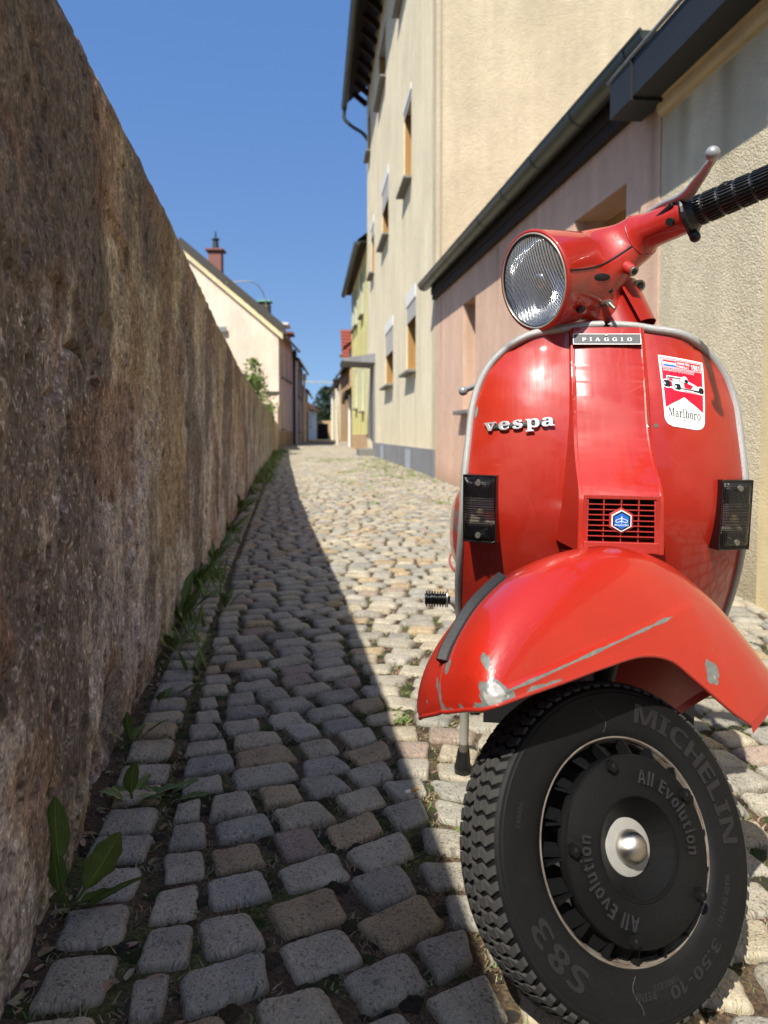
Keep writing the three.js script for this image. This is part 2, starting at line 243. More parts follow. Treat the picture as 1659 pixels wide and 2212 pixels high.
  for (let k = 0; k < NV; k++) {
    const s = stone([[-0.5, 0.5], [0.5, 0.5], [0.5, -0.5], [-0.5, -0.5]].map((p) => [p[0] * 0.12, p[1] * 0.112]), 8, 500 + k, [1, 1, 1], 0.006, 0.010);
    const im = new THREE.InstancedMesh(s.g, std({ map: rep(T.granite, 3.2), bumpMap: rep(T.graniteB, 3.2), bumpScale: 0.0035, roughness: 0.9, vertexColors: true }), groups[k].length);
    groups[k].forEach((c, i) => {
      const q = c.q, ux = [(q[1][0] - q[0][0] + q[2][0] - q[3][0]) / 2 / 0.12, (q[1][1] - q[0][1] + q[2][1] - q[3][1]) / 2 / 0.12], uz = [(q[0][0] - q[3][0] + q[1][0] - q[2][0]) / 2 / 0.112, (q[0][1] - q[3][1] + q[1][1] - q[2][1]) / 2 / 0.112];
      M4.set(ux[0], 0, uz[0], c.cx, 0, 1, 0, gy(c.cz), ux[1], 0, uz[1], c.cz, 0, 0, 0, 1); im.setMatrixAt(i, M4);
      const t = pickTone(); im.setColorAt(i, col.setRGB(...t));
      if (-c.cz < 9 && R() < 0.9) { const a = q[0], b = q[1]; const t2 = R(); joints.push([lerp(a[0], b[0], t2), lerp(a[1], b[1], t2)]); }
    });
    im.name = 'far_cobbles'; im.userData = { kind: 'stuff' }; im.castShadow = im.receiveShadow = true; street.add(im);
  }
}

// ---------------------------------------------------------------- the old plastered wall on the left
{
  const topY = (d) => pl([0, 2.4, 3, 5, 8, 16, 26], [1.50, 1.50, 1.48, 1.405, 1.32, 1.31, 1.33], d) + 0.016 * (fbm(d * 1.7, 1, 3, 12) - 0.5) + 0.008 * (vn(d * 14, 3, 5) - 0.5);
  // relief in metres, d along the wall, y up
  const flake = (d, y) => { const a = (d - 1.45) / 0.10, b = (y - 0.785) / 0.095; return Math.hypot(a, b) + 0.22 * (fbm(d * 9, y * 9, 3, 8) - 0.5); };
  const crack = (d, y, d0, y0, y1, w) => { const x = d0 + 0.05 * (fbm(y * 7, d0, 3, 4) - 0.5); return y > y0 && y < y1 ? Math.exp(-(((d - x) / w) ** 2)) * sst(y0, y0 + 0.05, y) * (1 - sst(y1 - 0.05, y1, y)) : 0; };
  const relief = (d, y) => {
    let r = 0.022 * (fbm(d * 1.7, y * 1.9, 4, 2) - 0.5) + 0.008 * (fbm(d * 6, y * 6, 4, 14) - 0.5) + 0.006 * (fbm(d * 26, y * 22, 3, 22) - 0.5) + 0.0045 * (fbm(d * 62, y * 58, 3, 26) - 0.5);
    const loss = fbm(d * 2.2 + 3, y * 2.6, 5, 55); r -= 0.007 * sst(0.55, 0.562, loss); const loss2 = fbm(d * 5 + 9, y * 4, 4, 67); r -= 0.004 * sst(0.57, 0.585, loss2);
    const pit = fbm(d * 30, y * 24, 2, 71); r -= 0.012 * sst(0.74, 0.84, pit);
    const f = flake(d, y); r += 0.007 * (1 - sst(0.92, 1.0, f)); r -= 0.024 * Math.exp(-(((f - 1.06) / 0.075) ** 2)) * sst(-0.1, 0.7, (d - 1.45) / 0.10 * 0.8 + (y - 0.785) / 0.095 * 0.5);
    r -= 0.03 * crack(d, y, 3.75, 0.74, 1.0, 0.02) + 0.024 * crack(d, y, 4.6, 0.5, 0.8, 0.02) + 0.02 * crack(d, y, 2.1, 0.35, 0.5, 0.012) + 0.02 * crack(d, y, 1.1, 1.15, 1.38, 0.01);
    r -= 0.045 * Math.exp(-(((d - 1.78) / 0.07) ** 2) - (((y - 0.1) / 0.07) ** 2)) + 0.03 * Math.exp(-(((d - 1.63) / 0.06) ** 2) - (((y - 0.05) / 0.05) ** 2));
    r -= 0.012 * (1 - sst(0, 0.1, y)) * fbm(d * 8, 2, 3, 5);
    return r * (1 - 0.7 * sst(1.36, 1.47, y));
  };
  const W = 2048, H = 1024, LX = 4.2, LY = 1.55;
  const colour = (u, v) => {
    const d = u * LX, y = v * LY, per = 42;
    const a = fbm(u * 12, v * 5, 5, 101, 12, 0), b = fbm(u * 40, v * 9, 4, 111, 40, 0), c = fbm(u * 160, v * 60, 3, 121, 160, 0), s = vn(u * 420, v * 160, 131, 420, 0), l = fbm(u * 6, v * 3, 4, 141, 6, 0);
    const hi = sst(0.4, 0.85, v + 0.25 * (l - 0.5)); let k = mix3(mix3([158, 146, 139], [176, 161, 146], sst(0.35, 0.65, a)), mix3([134, 118, 94], [160, 141, 108], sst(0.35, 0.65, a)), hi); // grey rose below, olive brown above
    const drip = fbm(u * 70, v * 4, 4, 261, 70, 0); k = mix3(k, [190, 172, 146], sst(0.55, 0.7, drip) * 0.5); k = mix3(k, [96, 82, 68], sst(0.42, 0.3, drip) * 0.5);
    k = mix3(k, [160, 148, 142], sst(0.45, 0.62, b) * 0.5 * (1 - sst(0.5, 0.9, v)));
    const crust = sst(0.44, 0.62, fbm(u * 16, v * 3.2, 5, 151, 16, 0) + 0.10 * sst(0.45, 0.9, v) - 0.06); k = mix3(k, [82, 71, 62], crust * 0.78);
    const red = sst(0.555, 0.62, fbm(u * 14, v * 6, 4, 161, 14, 0) + 0.05 * Math.exp(-(((y - 0.78) / 0.25) ** 2))); k = mix3(k, [116, 84, 62], red * 0.5);
    const och = sst(0.52, 0.66, l + 0.10 * sst(0.75, 1, v)); k = mix3(k, [150, 132, 90], och * 0.3);
    const lich = sst(0.74, 0.82, vn(u * 520, v * 190, 171, 520, 0)) * sst(0.5, 0.66, fbm(u * 10, v * 4, 3, 181, 10, 0)); k = mix3(k, [196, 186, 178], lich * 0.5);
    const moss = sst(0.55, 0.7, fbm(u * 9, v * 2, 3, 191, 9, 0)) * sst(0.86, 1, v); k = mix3(k, [92, 84, 40], moss * 0.6);
    const f1 = vn(u * 1100, v * 420, 231, 1100, 0), f2 = vn(u * 800, v * 300, 241, 800, 0); const m = 0.56 + 0.5 * c + 0.34 * s + 0.3 * (f1 - 0.5) - 0.26 * (1 - sst(0.1, 0.3, f2)) + 0.3 * sst(0.8, 0.95, f1); return [k[0] * m * 1.06, k[1] * m * 1.11, k[2] * m * 1.15];
  };
  const wallTex = dtex(W, H, colour); wallTex.repeat.set(1 / LX, 1 / LY);
  const wallBump = dtex(W, H, (u, v) => 0.45 * fbm(u * 240, v * 88, 4, 201, 240, 0) + 0.35 * fbm(u * 90, v * 33, 3, 211, 90, 0) + 0.2 * (1 - sst(0.6, 0.8, vn(u * 300, v * 110, 221, 300, 0))), false); wallBump.repeat.set(1 / LX, 1 / LY);
  const mat = std({ map: wallTex, bumpMap: wallBump, bumpScale: 0.0045, roughness: 0.97 });
  const ds = []; for (let d = -3; d < 0.8; d += 0.08) ds.push(d); for (let d = 0.85; d < 2.4; d += 0.0065) ds.push(d); for (let d = 2.4; d < 4.2; d += 0.012) ds.push(d); for (let d = 4.2; d < 9; d += 0.03) ds.push(d); for (let d = 9; d <= 26.2; d += 0.12) ds.push(d);
  const NY = 210, nd = ds.length - 1;
  const face = surf(nd, NY + 8, (u, v) => {
    const d = ds[Math.round(u * nd)], j = Math.round(v * (NY + 8)), g = gy(-d) - 0.05, ty = topY(d);
    if (j <= NY) { const t = j / NY, y = g + t * (ty - g), rel = y - gy(-d), w = sst(0, 0.03, 1 - t); return [lerp(wallX(Math.max(d, 0)), -0.372 + (d > 6 ? (wallX(d) + 0.39) * 0.8 : 0), t) + relief(d, rel) - 0.02 * (1 - sst(0, 0.035, 1 - t)), y, -d]; }
    const k = (j - NY) / 8; return [-0.395 + (d > 6 ? (wallX(d) + 0.39) * 0.8 : 0) - 0.36 * k, ty + 0.02 * Math.sin(k * Math.PI) + 0.012 * (fbm(d * 9, k * 5, 3, 6) - 0.5), -d];
  }, (u, v) => { const d = ds[Math.round(u * nd)], j = Math.round(v * (NY + 8)); return [d, j <= NY ? (j / NY) * 1.5 : 1.5 - (j - NY) / 8 * 0.36]; });
  const back = boxAB(-0.80, -0.74, -0.1, 1.25, 3, -26.2);
  const t = thing('old_wall', 'long stained plaster wall with flaking brown surface and worn rounded top', 'wall');
  part('plaster_face', face, mat, t); part('rear_face', uvm(back), mat, t);
  part('end_face', uvm(boxAB(-0.78, wallX(26) + 0.0, 0, 1.3, -26.15, -26.25)), mat, t);
}
// ---------------------------------------------------------------- houses on the right. Local frame: x along the facade away from the camera, y up, -z out into the alley
function houseFrame(name, label, k, x0, z0, category = 'house') { const t = thing(name, label, category); t.position.set(x0, 0, z0); t.rotation.y = Math.atan2(1, k); return t; }
function facadeGeo(x0, x1, y0, y1, holes, th = 0.28, top) {
  const s = new THREE.Shape(); s.moveTo(x0, y0); s.lineTo(x1, y0); s.lineTo(x1, y1); if (top) s.lineTo(...top); s.lineTo(x0, y1); s.closePath();
  for (const h of holes) { const p = new THREE.Path(); p.moveTo(h[0], h[2]); p.lineTo(h[0], h[3]); p.lineTo(h[1], h[3]); p.lineTo(h[1], h[2]); p.closePath(); s.holes.push(p); }
  const g = new THREE.ExtrudeGeometry(s, { depth: th, bevelEnabled: false }); return uvm(g);
}
// a window seen from the alley; open = height fraction left free under the roller shutter
function windowPart(p, x0, x1, y0, y1, { deep = 0.14, shut = 0, woodFrame = true, sill = 0.06, mullion = true, jamb = false } = {}) {
  const fm = woodFrame ? MAT.wood : MAT.white, f = 0.06, z = deep;
  const g = [boxAB(x0, x0 + f, y0, y1, z, z + 0.06), boxAB(x1 - f, x1, y0, y1, z, z + 0.06), boxAB(x0 + f, x1 - f, y0, y0 + f, z, z + 0.06), boxAB(x0 + f, x1 - f, y1 - f, y1, z, z + 0.06)];
  if (mullion) g.push(boxAB((x0 + x1) / 2 - 0.035, (x0 + x1) / 2 + 0.035, y0 + f, y1 - f, z - 0.004, z + 0.06));
  const w = part('window', merge(g), fm, p);
  part('pane', boxAB(x0 + f, x1 - f, y0 + f, y1 - f, z + 0.025, z + 0.035), MAT.glass, w);
  if (jamb) for (const [a, b] of [[x1 - 0.012, x1 - 0.001], [x0 + 0.001, x0 + 0.012]]) part('jamb', boxAB(a, b, y0 + 0.005, y1 - 0.005, 0.022, z - 0.003), MAT.wood, w);
  part('lining', boxAB(x0, x1, y0, y1, z + 0.13, z + 0.15), MAT.inside, w);
  if (shut > 0) {
    const yb = y1 - (y1 - y0) * shut, bh = Math.min(0.2, (y1 - y0) * shut * 0.5);
    part('shutter_box', boxAB(x0 + 0.004, x1 - 0.004, y1 - bh, y1 - 0.003, -0.012, z - 0.002), MAT.shutterBox, w);
    const n = Math.max(3, Math.round((y1 - bh - yb) / 0.05)), sl = []; for (let i = 0; i < n; i++) { const a = lerp(yb, y1 - bh, i / n), b = lerp(yb, y1 - bh, (i + 1) / n); sl.push(boxAB(x0 + 0.012, x1 - 0.012, a + 0.004, b - 0.004, 0.004, 0.02)); }
    sl.push(boxAB(x0 + 0.012, x1 - 0.012, yb, y1 - bh, 0.009, 0.016));
    part('roller_shutter', merge(sl), MAT.shutter, w);
  }
  if (sill) part('sill', box(x1 - x0 + 0.12, 0.045, 0.17, (x0 + x1) / 2, y0 - 0.022, 0.04 - sill, 0.008), MAT.sill, p);
  return w;
}
function halfGutter(x0, x1, y, z, r, mat, p, bands = 0.62, name = 'gutter') {
  const prof = []; for (let i = 0; i <= 16; i++) { const a = Math.PI + Math.PI * i / 16; prof.push([z + r * Math.cos(a), y + r * Math.sin(a)]); }
  const g = surf(1, 16, (u, v) => { const q = prof[Math.round(v * 16)]; return [lerp(x0, x1, u), q[1], q[0]]; });
  const m = part(name, g, mat, p);
  const bead = [rod([x0, y, z - r], [x1, y, z - r], 0.009)]; part('gutter_bead', merge(bead), mat, p);
  const b = []; for (let x = x0 + 0.2; x < x1; x += bands) b.push(surf(1, 16, (u, v) => { const a = Math.PI + Math.PI * v; return [x + u * 0.028, y + (r + 0.005) * Math.sin(a), z + (r + 0.005) * Math.cos(a)]; }));
  for (const q of b) part('gutter_bracket', q, mat, p);
  part('gutter_end', (() => { const s = new THREE.CircleGeometry(r, 16, Math.PI, Math.PI); s.rotateY(Math.PI / 2); s.translate(x0 + 0.004, y, z); return s; })(), mat, p);
  part('gutter_end', (() => { const s = new THREE.CircleGeometry(r, 16, Math.PI, Math.PI); s.rotateY(Math.PI / 2); s.translate(x1 - 0.004, y, z); return s; })(), mat, p);
  return m;
}
// --- near beige house
{
  const t = houseFrame('beige_house', 'beige roughcast house with dark box gutter directly behind the red scooter', 0.03, 1.89, 0);
  part('wall', facadeGeo(-5, 3.945, -0.1, 2.46, [], 0.3), MAT.beige, t);
  part('side_wall', uvm(boxAB(-5, -4.7, -0.1, 2.46, 0.3, 6)), MAT.beige, t);
  part('rear_wall', uvm(boxAB(-4.7, 3.94, -0.1, 2.46, 5.7, 6)), MAT.beige, t);
  part('door_surround', uvm(boxAB(1.9, 2.952, -0.1, 2.05, -0.022, -0.0)), MAT.beigeSmooth, t);
  // moulded cornice
  const s = new THREE.Shape(); [[0, 2.405], [-0.02, 2.41], [-0.035, 2.43], [-0.04, 2.47], [-0.055, 2.485], [-0.06, 2.53], [0.1, 2.53], [0.1, 2.405]].forEach((p, i) => i ? s.lineTo(p[0], p[1]) : s.moveTo(p[0], p[1]));
  const cg = new THREE.ExtrudeGeometry(s, { depth: 8.9, bevelEnabled: false, steps: 60 }); { const p = cg.attributes.position; for (let i = 0; i < p.count; i++) { const x = p.getZ(i) - 4.97, z = p.getX(i), y = p.getY(i); p.setXYZ(i, x, y + 0.01 * (fbm(x * 5, y * 30, 3, 9) - 0.5), z + 0.012 * (fbm(x * 6 + 4, z * 20, 3, 3) - 0.5)); } cg.computeVertexNormals(); }
  part('cornice', uvm(cg), MAT.cornice, t);
  // sheet metal box gutter: outer face, bottom, lip
  part('box_gutter', merge([boxAB(-5, 3.86, 2.47, 2.66, -0.205, -0.195), boxAB(-5, 3.86, 2.47, 2.482, -0.195, -0.062), boxAB(-5, 3.86, 2.482, 2.64, -0.07, -0.06)]), MAT.copperDark, t);
  part('gutter_end_piece', merge([boxAB(3.864, 4.14, 2.462, 2.665, -0.21, -0.198), boxAB(3.864, 4.14, 2.462, 2.474, -0.198, -0.03), boxAB(4.128, 4.14, 2.474, 2.66, -0.198, -0.03), boxAB(3.858, 3.872, 2.455, 2.67, -0.215, -0.03)]), MAT.copperDark, t);
  part('gutter_lip', rod([-5, 2.668, -0.21], [4.17, 2.672, -0.212], 0.0105), MAT.zinc, t);
  part('soffit', uvm(boxAB(-5, 3.94, 2.535, 2.55, -0.055, 0.4)), MAT.darkWood, t);
  const roof = surf(30, 12, (u, v) => [lerp(-5, 4.05, u), 2.62 + 2.6 * v + 0.02 * Math.abs(Math.sin(v * 12 * Math.PI)), -0.1 + 3.2 * v]); part('roof', roof, MAT.tileBrown, t);
  part('roof', surf(4, 8, (u, v) => [lerp(-5, 4.05, u), 2.62 + 2.6 * v, 6.3 - 3.2 * v]), MAT.tileBrown, t);
  const lead = []; for (let i = 0; i < 9; i++) lead.push(box(0.17, 0.03, 0.30, 3.25 + i * 0.105, 2.70 + (i % 2) * 0.006, 0.02)); for (const g of lead) { g.rotateX(0); part('roof_tile', g, MAT.tileBrown, t); }
}
// --- pink house
{
  const t = houseFrame('pink_house', 'low salmon pink house with long dark half-round gutter between beige and tall cream houses', 0.006, 1.98 + 0.006 * 3.95, -3.95);
  const S = (s) => s - 3.95, L = S(10.195);
  const W1 = [S(8.0), S(8.58), 1.0, 2.2], W2 = [S(4.36), S(5.18), 1.32, 2.2];
  part('wall', facadeGeo(0.0, L, -0.1, 2.72, [W1, W2], 0.34), MAT.pink, t);
  part('rear_wall', uvm(boxAB(0, L, -0.1, 2.7, 5.7, 6)), MAT.pink, t);
  windowPart(t, ...W1, { deep: 0.24, sill: 0.06, mullion: false }); windowPart(t, ...W2, { deep: 0.22, sill: 0.05 });
  part('fascia', uvm(boxAB(0.02, L + 0.02, 2.53, 2.74, -0.05, -0.0)), MAT.darkWood, t);
  part('fascia_board', uvm(boxAB(0.02, L + 0.02, 2.60, 2.70, -0.066, -0.052)), MAT.darkWood, t);
  halfGutter(S(3.72), S(10.28), 2.735, -0.15, 0.082, MAT.copper, t, 0.78);
  part('outlet_pipe', merge([rod([S(4.02), 2.78, -0.13], [S(4.02), 2.6, -0.13], 0.03, 0.026), box(0.09, 0.06, 0.05, S(4.08), 2.735, -0.15, 0.01)]), MAT.zinc, t);
  part('roof', surf(30, 12, (u, v) => [lerp(0, L, u), 2.76 + 2.1 * v + 0.02 * Math.abs(Math.sin(v * 12 * Math.PI)), -0.12 + 3.3 * v]), MAT.tileBrown, t);
  part('roof', surf(4, 8, (u, v) => [lerp(0, L, u), 2.76 + 2.1 * v, 6.3 - 3.1 * v]), MAT.tileBrown, t);
}
// --- tall cream house
{
  const k = 0.038, t = houseFrame('cream_house', 'tall cream rendered house with roller-shuttered windows and dark overhanging eaves', k, 2.04, -10.2);
  const S = (s) => s - 10.2, L = S(23.0), H = 10.95, g0 = 0.02;
  const wins = [[12.2, 13.4, 1.78, 3.14, 0.36], [15.65, 17.3, 1.78, 3.17, 0.5], [12.78, 13.85, 5.0, 6.52, 0.14], [16.6, 18.15, 5.06, 6.52, 0.45], [20.5, 21.5, 5.05, 6.55, 0.3], [13.0, 14.6, 8.55, 9.95, 0.1], [17.25, 19.05, 8.65, 9.97, 0.1], [21.7, 22.6, 8.65, 9.93, 0.1]];
  const door = [S(20.75), S(21.85), g0, 2.62];
  const holes = wins.map((w) => [S(w[0]), S(w[1]), w[2], w[3]]);
  part('wall', facadeGeo(0.301, L, g0, H, [...holes, [door[0], door[1], door[2] + 0.04, door[3]]], 0.3), MAT.cream, t);
  const gable = new THREE.Shape(); gable.moveTo(0, 0); gable.lineTo(10, 0); gable.lineTo(10, H); gable.lineTo(5, H + 4.2); gable.lineTo(0, H); gable.closePath();
  const gg = new THREE.ExtrudeGeometry(gable, { depth: 0.3, bevelEnabled: false }); gg.rotateY(-Math.PI / 2); gg.translate(0.3, 0, 0); // plane x = 0, running into +z
  part('gable_wall', uvm(gg), stucco('#d9cdae', { map: wallMap(10, 11, 0, [[0.06, 10.5, 9, 0.05], [1.4, 10, 5, 0.3], [2.6, 10, 4, 0.3]], 631), bumpMap: rep(T.stuccoB, 0.7), bumpScale: 0.006 }), t, 'plain windowless gable wall');
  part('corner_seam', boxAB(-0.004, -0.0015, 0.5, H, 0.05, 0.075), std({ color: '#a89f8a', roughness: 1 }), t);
  part('rear_wall', uvm(boxAB(0.3, L, 0, H, 9.7, 10)), MAT.cream, t);
  part('end_wall', uvm(boxAB(L - 0.3, L, 0, H, 0.3, 9.7)), MAT.cream, t);
  wins.forEach((w) => windowPart(t, S(w[0]), S(w[1]), w[2], w[3], { deep: 0.17, shut: w[4], sill: 0.09, jamb: true }));
  part('plinth', uvm(boxAB(-0.012, S(20.1), -0.05, 0.53, -0.025, -0.001)), MAT.plinth, t);
  for (const s of [12.7, 17.6]) part('cellar_hatch', boxAB(S(s), S(s) + 0.62, 0.13, 0.49, -0.035, -0.026), MAT.blueGrey, t);
  // eaves
  const y0 = 10.42, z0 = -0.62;
  part('soffit', (() => { const g = surf(2, 2, (u, v) => [lerp(-0.25, L + 0.3, u), lerp(H + 0.1, y0 + 0.12, v), lerp(0.0, z0 + 0.02, v)]); return uvm(g); })(), MAT.darkWood, t);
  for (let x = -0.1; x < L + 0.3; x += 0.72) { const g = box(0.1, 0.14, 0.78, 0, 0, 0); g.rotateX(Math.atan2(H - y0 - 0.03, 0.62) * -1 * -1); g.translate(x, (H + y0) / 2 + 0.0, z0 / 2); part('rafter', g, MAT.darkWood, t); }
  halfGutter(-0.3, L + 0.45, y0 + 0.06, z0 - 0.03, 0.085, MAT.copper, t, 1.1);
  part('roof', surf(20, 14, (u, v) => [lerp(-0.3, L + 0.4, u), y0 + 0.16 + (H + 4.4 - y0) * v, z0 + (5.2 - z0) * v]), MAT.tileDark, t);
  part('roof', surf(20, 14, (u, v) => [lerp(-0.3, L + 0.4, u), y0 + 0.16 + (H + 4.4 - y0) * v, 10.6 - 5.4 * v]), MAT.tileDark, t);
  part('downpipe', merge([tube([[L + 0.35, y0, z0 - 0.03], [L + 0.35, y0 - 0.28, z0 - 0.03], [L + 0.32, y0 - 0.5, -0.45], [L + 0.2, y0 - 0.75, -0.12], [L + 0.12, y0 - 1.0, 0.06]], 0.055, 30), rod([L + 0.12, y0 - 1.0, 0.06], [L + 0.12, 0.2, 0.06], 0.05)]), MAT.copper, t);
  // doorway with its canopy
  part('door_pier', uvm(boxAB(S(20.15), door[0], 0.1, 2.62, -0.03, -0.001)), MAT.plinth, t);
  part('door', boxAB(door[0], door[1], g0, door[3], 0.24, 0.28), MAT.black, t);
  part('doorstep', uvm(box(1.35, 0.2, 0.42, S(20.95), 0.26, -0.2, 0.02)), MAT.sill, t);
  const can = new THREE.Shape(); [[0, 2.62], [-0.85, 2.66], [-0.87, 2.70], [-0.86, 2.73], [0, 2.86]].forEach((p, i) => i ? can.lineTo(p[0], p[1]) : can.moveTo(p[0], p[1]));
  const cg = new THREE.ExtrudeGeometry(can, { depth: 1.75, bevelEnabled: false }); cg.rotateY(Math.PI / 2); const cgf = flipZ(cg); cgf.translate(S(20.1), 0, 0);
  part('door_canopy', uvm(cgf), MAT.plinth, t);
}
// --- yellow-green house
{
  const t = houseFrame('yellow_house', 'yellow-green rendered house with narrow windows and thin dark eaves beyond the cream house', 0.032, 2.54, -23.1);
  const L = 8.3, H = 6.45, wins = [[1.6, 2.6, 4.6, 6.0], [4.6, 5.7, 4.7, 6.05], [6.3, 7.3, 4.75, 6.1], [1.4, 2.3, 1.5, 2.95], [4.7, 5.7, 1.7, 3.1]];
  part('wall', facadeGeo(0, L, 0.05, H, wins, 0.3), MAT.yellow, t);
  part('end_wall', uvm(boxAB(L - 0.3, L, 0.05, H, 0.3, 8)), MAT.yellow, t);
  part('rear_wall', uvm(boxAB(0, L - 0.3, 0.05, H, 7.7, 8)), MAT.yellow, t);
  wins.forEach((w) => windowPart(t, ...w, { deep: 0.1, woodFrame: false, sill: 0.08 }));
  for (const w of wins) part('window_surround', merge([boxAB(w[0] - 0.13, w[0] - 0.003, w[2], w[3] + 0.1, -0.03, -0.001), boxAB(w[1] + 0.003, w[1] + 0.13, w[2], w[3] + 0.1, -0.03, -0.001)]), MAT.blueGrey, t);
  part('plinth', uvm(boxAB(0, L, 0, 0.75, -0.03, -0.001)), MAT.tanRender, t);
  halfGutter(-0.1, L + 0.5, H, -0.3, 0.09, MAT.copper, t, 1.3);
  part('soffit', uvm(boxAB(-0.1, L + 0.4, H, H + 0.03, -0.28, 0)), MAT.darkWood, t);
  part('roof', surf(8, 10, (u, v) => [lerp(-0.1, L + 0.4, u), H + 0.06 + 3.4 * v, -0.3 + 4.3 * v]), MAT.tileDark, t); part('roof', surf(8, 10, (u, v) => [lerp(-0.1, L + 0.4, u), H + 0.06 + 3.4 * v, 8.3 - 4.3 * v]), MAT.tileDark, t);
}
// rows of real tiles for roofs seen from afar: quads stepped one over the other
function tiledRoof(a, b, c, d, rows, mat, p) { // a,b eave corners; d,c ridge corners
  const A = V3(...a), B = V3(...b), C = V3(...c), D = V3(...d), n = B.clone().sub(A).cross(D.clone().sub(A)).normalize(); if (n.y < 0) n.negate();
  const pos = []; const P = (u, v, h) => { const q = A.clone().lerp(B, u).lerp(D.clone().lerp(C, u), v).addScaledVector(n, h); return [q.x, q.y, q.z]; };
  const gs = []; for (let r = 0; r < rows; r++) { gs.push(surf(1, 1, (u, v) => P(u, (r + v) / rows, v ? 0 : 0.05)), surf(1, 1, (u, v) => P(u, r / rows, v ? 0.05 : 0))); }
  return part('roof', uvm(merge(gs)), mat, p);
}
// a small house: footprint from (x0,z0) to (x1,z1) along the alley edge, running back by depth D to the given side
function rowHouse(name, label, x0, z0, x1, z1, side, D, y0, H, rise, wallMat, roofMat, { wins = [], gableOver = 0.25, group } = {}) {
  const t = thing(name, label, 'house', group); t.position.set(x0, 0, z0); const dx = x1 - x0, dz = z1 - z0, L = Math.hypot(dx, dz); t.rotation.y = Math.atan2(-dz, dx); // local x along the alley edge
  // out of the alley: for the left side the house lies at local -z, for the right at +z
  const q = side === 'left' ? -1 : 1, z = (d) => q * d;
  const s = new THREE.Shape(); s.moveTo(0, y0); s.lineTo(D, y0); s.lineTo(D, H); s.lineTo(D / 2, H + rise); s.lineTo(0, H); s.closePath();
  for (const [x, nm] of [[0, 'gable_wall'], [L - 0.25, 'gable_wall']]) { let g = new THREE.ExtrudeGeometry(s, { depth: 0.25, bevelEnabled: false }); g.rotateY(-Math.PI / 2); if (q < 0) g = flipZ(g); g.translate(x + 0.25, 0, 0); part(nm, uvm(g), wallMat, t); }
  let f = facadeGeo(0.25, L - 0.25, y0, H, wins, 0.25); if (q < 0) f = flipZ(f); part('wall', f, wallMat, t);
  part('rear_wall', uvm(boxAB(0.25, L - 0.25, y0, H, z(D - 0.25), z(D))), wallMat, t);
  for (const w of wins) { const wp = part('window', merge([boxAB(w[0], w[0] + 0.08, w[2], w[3], z(0.1), z(0.15)), boxAB(w[1] - 0.08, w[1], w[2], w[3], z(0.1), z(0.15)), boxAB(w[0] + 0.08, w[1] - 0.08, w[3] - 0.08, w[3], z(0.1), z(0.15)), boxAB(w[0] + 0.08, w[1] - 0.08, w[2], w[2] + 0.08, z(0.1), z(0.15))]), MAT.white, t); part('pane', boxAB(w[0] + 0.08, w[1] - 0.08, w[2] + 0.08, w[3] - 0.08, z(0.12), z(0.13)), MAT.glass, wp); part('sill', box(w[1] - w[0] + 0.16, 0.06, 0.18, (w[0] + w[1]) / 2, w[2] - 0.03, z(-0.02)), MAT.sill, t); }
  const o = gableOver, ov = 0.3, dr = rise / (D / 2) * ov;
  tiledRoof([-o, H - dr + 0.06, z(-ov)], [L + o, H - dr + 0.06, z(-ov)], [L + o, H + rise + 0.06, z(D / 2)], [-o, H + rise + 0.06, z(D / 2)], Math.round(D * 1.8), roofMat, t);
  tiledRoof([-o, H - dr + 0.06, z(D + ov)], [L + o, H - dr + 0.06, z(D + ov)], [L + o, H + rise + 0.06, z(D / 2)], [-o, H + rise + 0.06, z(D / 2)], Math.round(D * 1.8), roofMat, t);
  halfGutter(-o, L + o, H - dr + 0.04, z(-ov) - 0.02 * q, 0.07, MAT.copper, t, 1.4);
  return { t, L, q, z };
}
